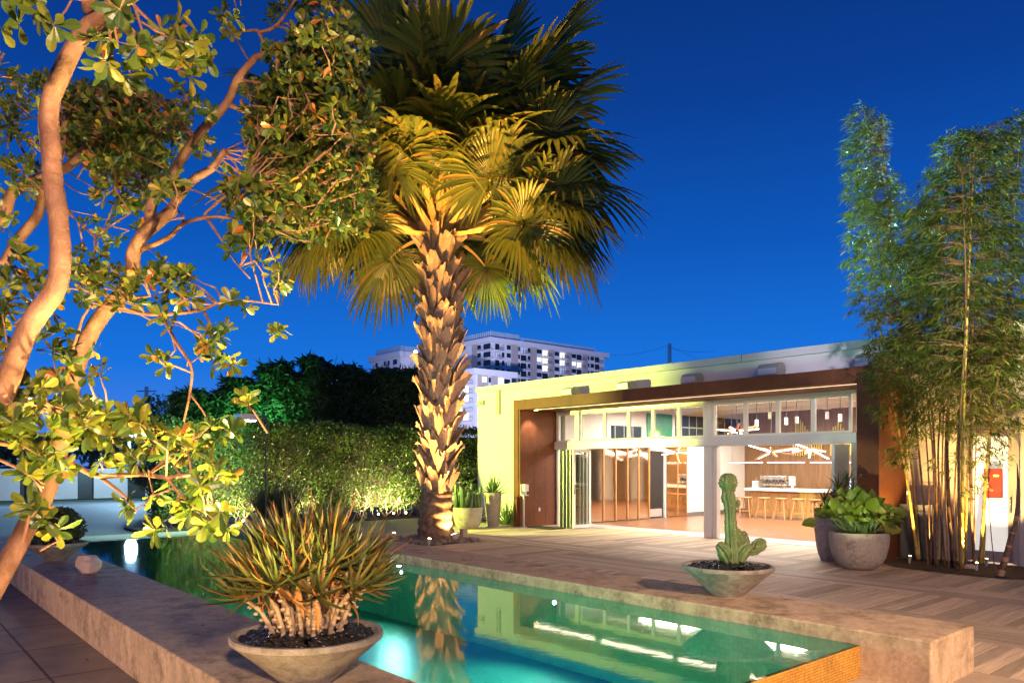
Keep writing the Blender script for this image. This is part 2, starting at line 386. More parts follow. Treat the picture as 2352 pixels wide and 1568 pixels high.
def rosette(mb, c, ax, nleaf, L, Wd, prof='obovate', spread=(35,100), bend=.15, fold=.25, m=0):
    ax = Vector(ax).normalized(); x = ax.orthogonal().normalized(); y = ax.cross(x)
    P_ = []; D = []; Nn = []; a0 = rng.uniform(0, 6)
    for i in range(nleaf):
        a = a0+i*2.4; th = R(rng.uniform(*spread)); o = x*math.cos(a)+y*math.sin(a)
        D.append(ax*math.cos(th)+o*math.sin(th)); Nn.append(ax*math.sin(th)-o*math.cos(th)+Vector((rng.gauss(0,.25), rng.gauss(0,.25), rng.gauss(0,.25)))); P_.append(Vector(c)+D[-1]*L*.06)
    cloud(mb, P_, D, Nn, L*nr.uniform(.55,1.18,nleaf), Wd*nr.uniform(.75,1.15,nleaf), prof, nr.uniform(-.12,.4,nleaf) if prof == 'obovate' else bend, fold, m)
def pebbles(name, spots, size, mat, label, cat):
    mb = MB()
    for p in spots:
        s_ = size*rng.uniform(.7,1.3); rot = Matrix.Rotation(rng.uniform(0,6), 3, 'Z')@Matrix.Rotation(rng.uniform(-.4,.4), 3, 'X')
        mb.ell(p, (s_, s_*rng.uniform(.6,.9), s_*rng.uniform(.4,.6)), rot, 9, 6)
    o = mb.build(name, mat, smooth=True, org=spots[0]); tag(o, label, cat, kind='stuff'); return o
# ================================================================== SETTING
def struct(o): o['kind'] = 'structure'; return o
PX0, PX1 = -16.15, -2.86      # pool length
PY0, PY1 = 2.66, 6.25         # pool width
WZ, CZ = .265, .39            # water level, coping level
mb = MB()
B = 900
for x0, x1, y0, y1 in ((-B, PX0, -B, B), (PX1, B, -B, B), (PX0, PX1, -B, PY0), (PX0, PX1, PY1, B)):
    mb.add([(x0,y0,-.05),(x1,y0,-.05),(x1,y1,-.05),(x0,y1,-.05)], [(0,1,2,3)])
struct(mb.build('ground', M['asphalt']))
struct(MB().box(-40, 8, -14, 1.715, -.2, 0).build('pavement', M['paver']))
struct(MB().box(PX1+.003, 9, 1.72, 7.165, -.2, 0).build('plaza_paving', M['plaza']))
struct(MB().box(-20.9, -17.31, -16, 7.4, -.2, -.008).box(-20.9, -16.52, 7.404, 15.19, -.2, -.008).build('walkway', M['walk']))
struct(MB().box(-22.9, -20.904, 5.6, 15.19, -.2, .02).build('planting_bed', M['soil']))
struct(MB().box(-19.2, -16.18, 14.3, 15.19, -.1, .005).build('wall_bed', M['soil']))
# bamboo bed
bb = MB(); N = 30; ring = []
bedc = G(2170, 1300); 
for k in range(N):
    a = 2*PI*k/N; ring.append((-4.55+1.55*math.cos(a)*(1+.06*math.sin(3*a)), 14.15+.98*math.sin(a)*(1+.08*math.cos(2*a)), .012))
bb.add(ring+[(-4.55,14.15,.03)], [(k,(k+1)%N,N) for k in range(N)])
struct(bb.build('bamboo_bed', M['soil']))
# ---- deck of real boards laid in a basket pattern
def dir_x(cx, cy):
    if cy < 8.4: return False
    if cy < 9.45: return cx > -7 or cx < -10.6 and False
    if cy < 10.95: return -10.6 < cx < -6.9
    if cy < 11.85: return not (-10.6 < cx < -6.9)
    if cy < 13.2: return -10.6 < cx < -6.9
    return False
rowsY = [7.175, 8.4, 9.45, 10.95, 11.85, 13.2, 15.46]; colsX = [-16.5, -13.2, -10.6, -6.9, -4.2, -1.5, 1.2, 5.0]
dx_, dy_ = MB(), MB(); bw = .145
BED = (-15.55, -13.55, 9.3, 10.93)
def put(mbx, x0, x1, y0, y1):
    g = .0065; z = -.001*rng.random()
    if x1-x0 < .02 or y1-y0 < .02: return
    mbx.box(x0+g, x1-g, y0+g, y1-g, -.04, z)
def board(mbx, x0, x1, y0, y1):
    if x0 < BED[1] and x1 > BED[0] and y0 < BED[3] and y1 > BED[2]:
        if mbx is dy_:
            if y0 < BED[2]: put(mbx, x0, x1, y0, BED[2])
            if y1 > BED[3]: put(mbx, x0, x1, BED[3], y1)
        else:
            if x0 < BED[0]: put(mbx, x0, BED[0], y0, y1)
            if x1 > BED[1]: put(mbx, BED[1], x1, y0, y1)
        return
    put(mbx, x0, x1, y0, y1)
for yi in range(len(rowsY)-1):
    for xi in range(len(colsX)-1):
        x0, x1, y0, y1 = colsX[xi], colsX[xi+1], rowsY[yi], rowsY[yi+1]
        if dir_x((x0+x1)/2, (y0+y1)/2):
            n = max(1, round((y1-y0)/bw)); h = (y1-y0)/n
            for k in range(n): board(dx_, x0, x1, y0+k*h, y0+(k+1)*h)
        else:
            n = max(1, round((x1-x0)/bw)); h = (x1-x0)/n
            for k in range(n): board(dy_, x0+k*h, x0+(k+1)*h, y0, y1)
struct(dx_.build('deck', M['deckwood'])); struct(dy_.build('deck_cross_boards', M['deckwood_y']))
struct(MB().box(-16.5, 5, 7.17, 15.46, -.12, -.045).build('deck_base', M['black']))
# ---- pool
pw = MB()
pw.box(-17.3, -2.31, 1.72, PY0, -.3, CZ)
left_wall = pw.build('pool_wall', [M['concrete']], org=(-9, 2.2, 0), bevel=.014)
tag(left_wall, 'long low concrete pool wall carrying the spiky aloe bowl and the pale rock', 'wall')
right_wall = MB().box(-17.3, -2.31, PY1, 7.165, -.3, CZ).build('pool_wall', [M['concrete']], org=(-9, 6.7, 0), bevel=.016)
tag(right_wall, 'long stained concrete pool wall beside the wooden deck, carrying the cactus bowl', 'wall')
ow = MB().box(PX1-.035, PX1, PY0+.002, PY1-.002, -.5, WZ-.004)
o = ow.build('overflow_wall', M['goldtile'], org=(PX1-.1, 4.4, 0)); tag(o, 'amber mosaic tiled overflow wall at the near end of the pool', 'wall')
o = MB().box(PX0-.2, PX0, PY0+.002, PY1-.002, -.6, WZ-.004).build('overflow_wall', M['walk'], org=(PX0-.1, 4.4, 0)); tag(o, 'plain pale overflow wall at the far end of the pool', 'wall')
ZF = -.62
pf = MB(); pf.add([(PX0-.1,PY0-.1,ZF),(PX1,PY0-.1,ZF),(PX1,PY1+.1,ZF),(PX0-.1,PY1+.1,ZF)], [(0,1,2,3)])
struct(pf.build('pool_floor', M['pooltile']))
ps = MB().box(PX0, PX1-.036, PY1-.006, PY1+.05, ZF, WZ-.006).box(PX0, PX1-.036, PY0-.05, PY0+.006, ZF, WZ-.006)
ps.box(PX0+.002, PX0+.03, PY0+.01, PY1-.01, ZF, WZ-.03).box(PX1-.06, PX1-.037, PY0+.01, PY1-.01, ZF, WZ-.03)
struct(ps.build('pool_side', M['pooltile_wall']))
wt = MB(); nx = 1
wt.add([(PX0-.2,PY0,WZ),(PX1,PY0,WZ),(PX1,PY1,WZ),(PX0-.2,PY1,WZ)], [(0,1,2,3)])
struct(wt.build('water', M['water']))
def pool_light(x, side, power, label, color=(.5,1,.92)):
    y = PY1-.012 if side > 0 else PY0+.012
    t = thing('pool_light', (x, y, WZ-.14), label, 'pool light', 'underwater pool lights')
    a, b_ = MB(), MB()
    for mbx, r, yy in ((a, .062, y-side*.012), (b_, .024, y-side*.02)):
        pts = [(x+r*math.cos(2*PI*k/20), yy, WZ-.14+r*math.sin(2*PI*k/20)) for k in range(20)]
        mbx.add(pts+[(q[0], yy+side*.02, q[2]) for q in pts], [tuple(range(20))]+[(k,(k+1)%20,20+(k+1)%20,20+k) for k in range(20)])
    a.build('rim', M['steel'], t); b_.build('lens', M['bulb_pool'], t)
    lamp('pool_lamp', 'SPOT', (x, y-side*.05, WZ-.13), (x+.2, y-side*2.2, WZ-.3), power, color, .2, 165, .9, t)
def on_y(px, py, Y): return YP(px, py, Y).x
PLP = 330
pool_light(on_y(925,1298,PY1), 1, PLP, 'bright underwater light in the right pool wall, the one nearer the palm')
pool_light(on_y(1277,1364,PY1), 1, PLP, 'bright underwater light in the right pool wall below the glass doors')
pool_light(-5.6, -1, PLP*2.0, 'underwater light in the left pool wall beneath the aloe bowl', (.3,1,.6))
pool_light(-12.2, -1, PLP*1.2, 'underwater light in the left pool wall close to the far bowl', (.35,1,.75))

# ================================================================== PAVILION
PB = thing('pavilion', (-16, 15.2, 0), 'single storey white stucco pavilion with rust steel portal and open glazed front', 'building')
RZ = 4.06
def part(mb, name, mats, parent=None, **k): return mb.build(name, mats, parent or PB, **k)
XD0, XD1 = -5.02, -4.29
m_ = MB().box(-19.3, -16.16, 15.2, 15.45, 0, RZ).box(-16.16, -6.05, 15.2, 15.45, 3.30, RZ)
part(MB().box(-6.05, XD0-.09, 15.2, 15.45, 0, RZ).box(XD0-.09, XD1+.09, 15.2, 15.45, 2.44, RZ).box(XD1+.09, 7, 15.2, 15.45, 0, RZ), 'side_wall', M['stucco_dirty'])
m_.box(-19.3, -19.05, 15.45, 26, 0, RZ)
part(m_, 'wall', M['stucco'])
part(MB().box(-19.38, 7, 15.12, 15.5, RZ+.002, RZ+.17).box(-19.36, -19.0, 15.5, 26, RZ+.002, RZ+.17), 'parapet_cap', M['cap'], bevel=.012)
part(MB().box(-18.3, -18.14, 15.14, 15.199, 3.3, RZ), 'downpipe', M['housing'])
part(MB().box(-15.4, 7, 15.17, 15.199, 3.62, 3.66), 'conduit', M['cap'])
part(MB().box(-19.05, 7, 15.45, 26, 3.78, 3.95), 'roof', M['white'])
for x in (-17.2, -13.4, -9.6, -5.8): part(MB().box(x, x+.012, 15.117, 15.119, RZ+.01, RZ+.165), 'cap_joint', M['black'])
# steel portal
st = MB(); st.box(-16.16, -15.96, 14.0, 15.199, 0, 3.55); part(st, 'portal_post', M['rust'], bevel=.006)
part(MB().box(-6.47, -6.06, 14.0, 15.199, 0, 3.55), 'portal_post', M['rust'], bevel=.006)
part(MB().box(-15.958, -6.472, 14.0, 15.42, 3.27, 3.55), 'portal_beam', M['rust'], bevel=.006)
part(MB().box(-15.958, -15.9, 14.02, 15.6, 0, 3.268), 'portal_lining', M['rust'])
for y in (14.55, 15.0): part(MB().box(-15.9, -15.897, y, y+.006, 0, 2.5), 'panel_seam', M['black'])
part(MB().box(-15.9, -15.8965, 14.05, 15.3, 2.02, 2.026), 'panel_seam', M['black'])
part(MB().box(-15.6, -6.6, 14.27, 14.285, 3.258, 3.268), 'led_strip', M['led'])
for x in (-15, -12.6, -10.2, -7.8): lamp('soffit_lamp', 'AREA', (x+.6, 14.3, 3.24), (x+.6, 14.3, 0), 12, (1,.8,.58), (2.2,.14), parent=PB)
dl = MB().lathe([(.05,0),(.05,.01)], (-15.6,14.35,3.255), 16); part(dl, 'downlight', M['bulb_warm'])
lamp('downlight_lamp', 'SPOT', (-15.62, 14.35, 3.24), (-15.8, 14.38, 0), 90, (1,.82,.68), .03, 95, .5, PB)
# sockets
part(MB().box(-15.897, -15.885, 14.72, 14.78, .42, .52), 'socket', M['white_frame'])
# glazed front
YW = 15.46
def fx(px): return YP(px, 1000, YW).x
Z0, Z1, Z2, Z3 = 2.18, 2.40, 2.44, 3.2
part(MB().box(-15.89, -7.1, YW-.12, YW+.1, Z0, Z1), 'transom', M['alu'], bevel=.008)
part(MB().box(-10.78, -10.56, YW-.09, YW+.14, 0, Z0-.002).box(-10.78, -10.56, YW-.09, YW+.14, Z1+.002, 3.268), 'column', M['alu'], bevel=.008)
part(MB().box(-10.555, -10.44, YW-.05, YW+.1, 0, Z0-.002), 'jamb', M['alu'], bevel=.006)
part(MB().box(-7.24, -7.1, YW-.05, YW+.1, 0, Z0-.002).box(-7.16, -6.48, YW-.0, YW+.1, 0, 3.268), 'jamb', M['alu'], bevel=.006)
part(MB().box(-15.89, -15.83, YW-.05, YW+.1, 0, Z0-.002).box(-15.89, -15.83, YW-.05, YW+.1, Z1+.002, 3.268), 'jamb', M['alu'], bevel=.006)
part(MB().box(-15.89, -6.48, YW-.04, YW+.1, Z3+.002, 3.268), 'head_rail', M['alu'])
part(MB().box(-15.08, -14.92, YW-.1, YW+.1, Z1+.002, 3.26), 'column', M['alu'], bevel=.006)
edges = [-15.83, -15.08, None, -14.92, -14.02, -13.17, -12.36, -11.56, -10.78, None, -10.56, -9.69, -8.88, -8.06, -7.24]
for a, b_ in zip(edges[:-1], edges[1:]):
    if a is None or b_ is None: continue
    f = MB(); w_ = .045
    f.box(a, a+w_, YW-.045, YW+.03, Z1+.002, Z3).box(b_-w_, b_, YW-.045, YW+.03, Z1+.002, Z3).box(a+w_, b_-w_, YW-.043, YW+.028, Z1+.002, Z1+.002+w_).box(a+w_, b_-w_, YW-.043, YW+.028, Z3-w_, Z3)
    wo_ = part(f, 'window', M['white_frame'])
    MB().box(a+w_, b_-w_, YW-.012, YW-.004, Z1+w_, Z3-w_).build('pane', M['glass'], wo_)
# folded doors: glazed leaves standing perpendicular to the opening
for k in range(8):
    x = -15.04+k*.068 if k < 7 else -14.52
    y0, y1 = 14.72, 15.40; f = MB(); w_ = .07 if k == 7 else .04; t_ = .026 if k == 7 else .013
    f.box(x-t_, x+t_, y0, y0+w_, .02, Z0-.03).box(x-t_, x+t_, y1-w_, y1, .02, Z0-.03).box(x-t_+.001, x+t_-.001, y0+w_, y1-w_, .02, .02+w_*1.2).box(x-t_+.001, x+t_-.001, y0+w_, y1-w_, Z0-.03-w_, Z0-.03)
    d_ = part(f, 'folding_door', M['white_frame'] if k == 7 else (M['black'] if k % 2 else M['alu']))
    MB().box(x-.006, x+.006, y0+w_, y1-w_, .09, Z0-.1).build('pane', M['glass'], d_)
    if k % 2 == 0 and k < 7: MB().box(x+t_+.001, x+t_+.012, y0+.005, y0+.03, .02, Z0-.03).build('gasket', M['black'], d_)
    if k == 7:
        h = MB().box(x+t_+.001, x+t_+.012, y0+.02, y0+.055, .95, 1.2); h.bar((x+t_+.03, y0+.035, 1.1), (x+t_+.03, y0+.15, 1.1), .018); h.bar((x+t_+.01, y0+.035, 1.1), (x+t_+.035, y0+.035, 1.1), .018)
        h.build('handle', M['steel'], d_)
d_ = part(MB().box(-7.32, -7.26, 14.75, 15.4, .02, Z0-.03), 'folding_door', M['alu'])
# interior
part(MB().box(-15.7, -1.5, 16.35, 25, -.03, .004), 'floor', M['parquet'])
part(MB().box(-15.88, -1.5, 15.465, 16.346, -.03, .006), 'entry_floor', M['grey_floor'])
part(MB().box(-15.9, 6.9, 25.0, 25.15, 0, 3.77), 'back_wall', M['walnut'])
li = MB().box(-15.9, -15.72, 15.61, 19.2, 0, 3.77).box(-15.9, -15.72, 20.25, 24.99, 0, 3.77).box(-15.9, -15.72, 19.2, 20.25, 2.2, 3.77)
part(li, 'inner_wall', M['white'])
part(MB().box(-15.718, -15.70, 21.3, 24.99, .01, .12), 'skirting', M['screw'])
part(MB().box(-15.718, -15.66, 17.6, 19.0, 2.45, 2.95), 'upper_glazing', M['gridwin'])
part(MB().box(-15.718, -15.68, 19.3, 20.6, 2.45, 3.4), 'green_reflection_panel', plain('green reflection panel', (.03,.25,.13), .4))  # green colour stands in for a reflection in the glass
part(MB().box(-15.718, -15.66, 20.8, 24.6, 2.45, 3.4), 'upper_glazing', M['gridwin'])
mirs = [16.5, 17.05, 17.6, 18.15, 18.68, 19.2]
for i in range(5):
    a, b_ = mirs[i], mirs[i+1]; x0 = -15.60
    q = MB(); q.add([(x0-.07,a,.03),(x0+.09,b_-.03,.03),(x0+.09,b_-.03,2.35),(x0-.07,a,2.35)], [(0,1,2,3)]); q.add([(x0+.09,b_-.03,.03),(x0-.07,b_,.03),(x0-.07,b_,2.35),(x0+.09,b_-.03,2.35)], [(0,1,2,3)])
    mp_ = part(q, 'mirror_panel', M['mirror'])
    MB().box(x0+.075, x0+.125, b_-.06, b_-.02, .03, 2.36).build('edge_trim', M['stoolwood'], mp_)
for a, b_ in ((20.3,20.8),(20.8,21.3)):
    q = MB(); q.add([(-15.68,a,.03),(-15.6,b_-.02,.03),(-15.6,b_-.02,2.35),(-15.68,a,2.35)], [(0,1,2,3)])
    mp_ = part(q, 'mirror_panel', M['mirror']); MB().box(-15.64, -15.59, b_-.035, b_-.0, .03, 2.36).build('edge_trim', M['stoolwood'], mp_)
bd = part(MB().box(-15.86, -15.78, 19.21, 20.24, .01, 2.19), 'inner_door', M['black'])
MB().box(-15.779, -15.77, 19.3, 20.15, .04, .3).build('kick_plate', M['housing'], bd)
hh = MB(); hh.bar((-15.76,19.32,1.02),(-15.68,19.32,1.02),.02); hh.bar((-15.69,19.32,1.02),(-15.69,19.44,1.02),.02); hh.build('handle', M['steel'], bd)
part(MB().box(-15.9, -1.5, 15.52, 17.0, 3.44, 3.5), 'ceiling', M['ceilwood'])
part(MB().box(-15.4, -1.51, 17.02, 17.05, 3.36, 3.4), 'led_strip', M['led'])
for y in (18.6, 20.6, 22.6): part(MB().box(-15.7, -1.51, y, y+.22, 3.48, 3.775), 'ceiling_beam', M['white'])
for x in (-12.5, -8.5, -4.5): part(MB().box(x, x+.14, 17.06, 24.9, 3.6, 3.776), 'ceiling_beam', M['white'])
IP = 310
for x in (-13.6, -10.4, -7.0): 
    for y in (18.0, 21.4): lamp('ceiling_lamp', 'AREA', (x, y, 3.35), (x, y, 0), IP, (1,.87,.73), (1.8,1.2), parent=PB)
lamp('back_bar_lamp', 'AREA', (-10.4, 24.5, 2.6), (-10.4, 24.9, 1.0), 90, (1,.72,.3), (2.5,.2), parent=PB)
part(MB().box(-1.5, -1.35, 15.46, 24.99, 0, 3.77), 'inner_wall', M['stucco'])
for y0, y1, mt in ((16.2,17.0,'rust'),(17.5,18.4,'walnut'),(19.2,20.2,'black'),(21.0,21.9,'walnut'),(22.6,23.4,'barwood')): part(MB().box(-1.56, -1.502, y0, y1, .02, 2.6), 'wall_panel', M[mt])
# side door in the right-hand wall
f = MB().box(XD0-.089, XD0, 15.17, 15.4, .02, 2.43).box(XD1, XD1+.089, 15.17, 15.4, .02, 2.43).box(XD0+.001, XD1-.001, 15.17, 15.4, 2.34, 2.43)
part(f, 'door_frame', M['housing'])
f = MB().box(XD0, XD0+.09, 15.21, 15.25, .03, 2.33).box(XD1-.09, XD1, 15.21, 15.25, .03, 2.33).box(XD0+.09, XD1-.09, 15.212, 15.248, .03, .22).box(XD0+.09, XD1-.09, 15.212, 15.248, 2.25, 2.33)
sd = part(f, 'side_door', M['housing'])
MB().box(XD0+.09, XD1-.09, 15.225, 15.235, .22, 2.25).build('pane', emit('lit frosted pane', (.95,.93,.85), .62), sd)
MB().box(XD1-.055, XD1-.035, 15.18, 15.21, .9, 1.15).build('handle', M['steel'], sd)
ab = YP(2283, 1130, 15.2)
al = thing('alarm_box', (ab.x-.0, 15.2, ab.z), 'red alarm box with a green light on the frosted side door', 'alarm box')
MB().box(ab.x-.14, ab.x+.14, 15.12, 15.205, ab.z-.1, ab.z+.42).build('case', M['red'], al, bevel=.01)
MB().box(ab.x-.12, ab.x-.06, 15.115, 15.119, ab.z+.08, ab.z+.18).build('notice', M['white_frame'], al)
MB().box(ab.x+.02, ab.x+.1, 15.112, 15.119, ab.z+.28, ab.z+.31).build('indicator', M['green_led'], al)
# floodlight boxes on the portal beam
def box_light(px, py, sc_, label):
    c = YP(px, py, 14.9); c.z = 3.552
    t = thing('wall_washer', c, label, 'light fixture', 'box lights along the top of the rust beam')
    prof = [(-.5,.1),(-.5,.55),(-.32,.9),(.1,1.0),(.42,.8),(.5,.45),(.4,.08),(.0,0)]
    w_ = .26*sc_; vs = []
    for s_ in (-1, 1):
        for a, h in prof: vs.append((c.x+s_*w_, c.y+a*.36*sc_, c.z+.07+h*.32*sc_))
    n = len(prof); fs = [tuple(range(n)), tuple(range(2*n-1, n-1, -1))]+[(k, n+k, n+(k+1)%n, (k+1)%n) for k in range(n)]
    MB().add(vs, fs).build('housing', M['housing'], t, bevel=.01)
    MB().box(c.x-w_+.03, c.x+w_-.03, c.y-.2*sc_, c.y-.181*sc_, c.z+.12, c.z+.25).build('lens', M['alu'], t)
    br = MB(); br.box(c.x-w_*.8, c.x-w_*.8+.02, c.y-.1, c.y+.1, c.z, c.z+.1).box(c.x+w_*.8-.02, c.x+w_*.8, c.y-.1, c.y+.1, c.z, c.z+.1).box(c.x-w_, c.x+w_, c.y-.12, c.y+.12, c.z, c.z+.015)
    br.build('bracket', M['screw'], t)
for px, py, s_, lb in ((1310,892,.8,'box light on the rust beam, leftmost of the row and lit greenish'), (1438,878,.8,'box light on the rust beam, second from the left of the row'), (1590,860,.85,'box light on the rust beam straight above the central column'), (1772,840,.95,'large box light on the rust beam above the bar windows'), (1998,806,.9,'box light on the rust beam half hidden by the bamboo')):
    box_light(px, py, s_, lb)
# security camera
sc_t = thing('security_camera', (-19.12, 15.2, 3.7), 'small beige security camera high on the white wall corner', 'camera')
MB().box(-19.03, -18.93, 15.1, 15.198, 3.63, 3.8).build('mount', M['housing'], sc_t, bevel=.01)
q = MB(); q.tube([(-19.03,15.13,3.71),(-19.2,15.1,3.7)], .055, 14); q.build('body', M['housing'], sc_t, smooth=False)
q = MB(); q.tube([(-19.2,15.1,3.7),(-19.212,15.098,3.7)], .03, 12); q.build('lens', M['black'], sc_t)
# sanitizer stand
p0 = G(1203, 1210); hs = thing('dispenser_stand', p0, 'white hand dispenser on a thin post before the rust panel', 'dispenser')
MB().box(p0.x-.16, p0.x+.16, p0.y-.14, p0.y+.14, 0, .012).build('base_plate', M['alu'], hs)
MB().box(p0.x-.022, p0.x+.022, p0.y-.022, p0.y+.022, .012, .95).build('post', M['alu'], hs)
MB().box(p0.x-.02, p0.x, p0.y-.11, p0.y+.11, .88, 1.2).build('back_plate', M['white_frame'], hs, bevel=.005)
MB().box(p0.x+.001, p0.x+.12, p0.y-.06, p0.y+.09, 1.0, 1.195).build('dispenser', M['white_frame'], hs, bevel=.015)
MB().box(p0.x+.001, p0.x+.1, p0.y-.1, p0.y+.1, .88, .9).build('drip_tray', M['white_frame'], hs)
tag(MB().box(-15.75, -14.72, 14.08, 14.62, .002, .022).build('doormat', M['mat'], org=(-15.2,14.3,0), bevel=.006), 'charcoal doormat on the deck beside the rust panel', 'mat')

# ---- bar, stools, machine
BY = 22.7
bar_t = thing('bar_counter', (-10, BY, 0), 'long oak bar with a thick white top inside the pavilion', 'bar')
MB().box(-14.05, -3, BY, BY+.55, .005, .88).build('bar_front', M['barwood'], bar_t)
MB().box(-14.2, -2.9, BY-.14, BY+.7, .882, .965).build('counter_top', M['marble'], bar_t, bevel=.006)
MB().box(-14.05, -3, BY-.01, BY-.001, .005, .06).build('plinth', M['screw'], bar_t)
def stool(x, y, label, rot):
    t = thing('bar_stool', (0,0,0), label, 'stool', 'wooden stools lined up at the bar')
    s_ = MB(); s_.lathe([(.02,.63),(.17,.635),(.2,.65),(.2,.68),(.17,.685),(.1,.672),(.01,.67)], (0,0,0), 24, wob=lambda a, z: -.18*abs(math.sin(a))**2)
    s_.build('seat', M['stoolwood'], t, smooth=True)
    tops = []
    for sx, sy in ((1,1),(1,-1),(-1,1),(-1,-1)):
        a = Vector((sx*.1, sy*.08, .64)); b_ = Vector((sx*.2, sy*.17, .005)); MB().tube([b_, a], [.014,.02], 8).build('leg', M['stoolwood'], t)
    for (a, b_, z) in (((-1,-1),(1,-1),.22),((-1,1),(1,1),.22),((-1,-1),(-1,1),.3),((1,-1),(1,1),.3)):
        k = 1-(z/.64); f_ = lambda q: Vector((q[0]*(.1+.1*k), q[1]*(.08+.09*k), z)); MB().bar(f_(a), f_(b_), .018).build('stretcher', M['stoolwood'], t)
    t.location = (x, y, 0); t.rotation_euler.z = rot; return t
for i, (x, lb) in enumerate(((-14.44,'wooden bar stool half hidden behind the cactus, first from the white wall'),(-13.94,'wooden bar stool just right of the cactus column'),(-13.29,'wooden bar stool below the coffee grinder box'),(-12.67,'wooden bar stool below the espresso machine'),(-12.08,'wooden bar stool left of the spiky dracaena leaves'),(-11.54,'wooden bar stool partly hidden by the spiky dracaena leaves'))):
    stool(x, 22.25, lb, .2*math.sin(i*2.1))
em = thing('espresso_machine', (-13.3, 23, .966), 'chrome espresso machine on the white bar top', 'coffee machine')
q = MB(); q.box(-13.75, -12.85, 22.85, 23.3, 1.06, 1.1).box(-13.72, -12.88, 22.95, 23.3, 1.1, 1.24).box(-13.76, -12.84, 22.8, 23.32, 1.24, 1.38)
q.build('body', M['steel'], em, bevel=.02)
for x in (-13.65, -12.95): MB().box(x-.03, x+.03, 22.9, 23.2, .966, 1.06).build('foot', M['steel'], em)
MB().box(-13.7, -12.9, 22.78, 22.8, 1.27, 1.35).build('control_panel', M['screw'], em)
for x in (-13.55, -13.3, -13.05):
    g = MB(); g.tube([(x,22.86,1.2),(x,22.86,1.24)], .04, 12); g.tube([(x,22.86,1.19),(x,22.66,1.17)], .014, 8); g.build('portafilter', M['black_metal'], em)
MB().box(-13.76, -12.84, 22.8, 23.25, .985, 1.0).build('drip_tray', M['steel'], em)
gb = thing('drinks_machine', (-14.0, 23, .966), 'small grey box with a green display beside the espresso machine', 'machine')
MB().box(-14.12, -13.9, 22.9, 23.15, .966, 1.2).build('case', M['alu'], gb, bevel=.01); MB().box(-13.97, -13.92, 22.885, 22.898, 1.1, 1.17).build('display', M['green_led'], gb)
g = MB(); g.tube([(-14.05,23,1.2),(-14.05,23,1.27),(-14.0,22.97,1.3),(-13.96,22.95,1.24)], .01, 6); g.build('hose', M['steel'], gb)
tag(MB().box(-12.78, -12.58, 22.9, 22.93, 1.07, 1.36).box(-12.7, -12.66, 22.9, 23, .966, 1.07).build('notice_board', M['stucco'], org=(-12.68,22.9,.966)), 'pale notice card standing right of the espresso machine', 'sign')
sr = thing('till_screen', (-10.9, 22.95, .966), 'lit bluish white screen on the bar behind the dracaena', 'screen')
MB().box(-11.35, -10.55, 22.93, 22.97, .99, 1.32).build('bezel', M['white_frame'], sr); MB().box(-11.3, -10.6, 22.92, 22.929, 1.03, 1.29).build('display', M['screen'], sr); MB().box(-11, -10.9, 22.9, 23.05, .966, .99).build('foot', M['alu'], sr)
# brass tube sculpture on back wall
ws = MB()
for i in range(26):
    x = -13.75+i*.085 if i < 13 else -12.4+(i-13)*.085
    j = i if i < 13 else 25-i
    h = .2+.75*math.exp(-((i%13)-3)**2/9)*(1 if i < 13 else .75)+rng.uniform(0,.14)
    ws.tube([(x,24.94,2.05),(x,24.94,2.35+h)], .03, 8)
tag(ws.build('wall_sculpture', plain('brass tubes', (.6,.42,.12), .35, .5), org=(-12.9,24.9,2.2)), 'brass tube skyline sculpture high on the walnut wall', 'sculpture')
# pendants
def pend_line(x0, x1, label):
    t = thing('linear_pendant', ((x0+x1)/2, 22.6, 1.82), label, 'pendant light', 'thin red bar lights above the bar')
    MB().box(x0, x1, 22.58, 22.62, 1.82, 1.85).build('housing', M['red'], t); MB().box(x0, x1, 22.585, 22.615, 1.8, 1.819).build('diffuser', emit('pendant diffuser', (1,.85,.8), 7), t)
    for x in (x0+.1, x1-.1): MB().tube([(x,22.6,1.85),(x,22.6,3.77)], .004, 5).build('cable', M['black'], t)
pend_line(-14.8, -13.55, 'thin red bar light over the bar, partly before the white wall'); pend_line(-13.36, -12.09, 'thin red bar light directly above the espresso machine'); pend_line(-11.89, -10.6, 'thin red bar light above the lit screen')
def starburst(c, seed, label, lum=1):
    c = Vector(c); t = thing('starburst_chandelier', c, label, 'chandelier', 'starburst tube chandeliers')
    r_ = random.Random(seed)
    MB().ell(c, (.06,.06,.06), None, 10, 6).build('hub', M['black_metal'], t); MB().tube([c, (c.x,c.y,3.77)], .008, 6).build('stem', M['black'], t)
    for k in range(9):
        a = 2*PI*k/9+r_.uniform(-.2,.2); e = r_.uniform(-.5,.35); d = Vector((math.cos(a)*math.cos(e), math.sin(a)*math.cos(e), math.sin(e)))
        L = r_.uniform(.4,.78); q = MB(); q.bar(c+d*.06, c+d*L, .045, .03); arm = q.build('arm', M['copper'], t)
        if k % 3 != 2: q = MB(); x = d.cross(Vector((0,0,1))).normalized(); y = x.cross(d); q.bar(c+d*.1-y*.025*(1 if y.z > 0 else -1), c+d*L*.98-y*.025*(1 if y.z > 0 else -1), .036, .018); q.build('tube', M['tube_light'], arm)
starburst(YP(1553,1037,18.6), 3, 'starburst tube chandelier hanging before the black inner door')
starburst(YP(1772,1036,18.8), 5, 'starburst tube chandelier above the coffee machine end of the bar')
starburst(YP(1862,1029,20.2), 9, 'starburst tube chandelier before the walnut wall, right of the others below the windows')
starburst(YP(1692,988,17.4), 12, 'starburst tube chandelier seen through the upper window beside the central column')
pi_ = 0
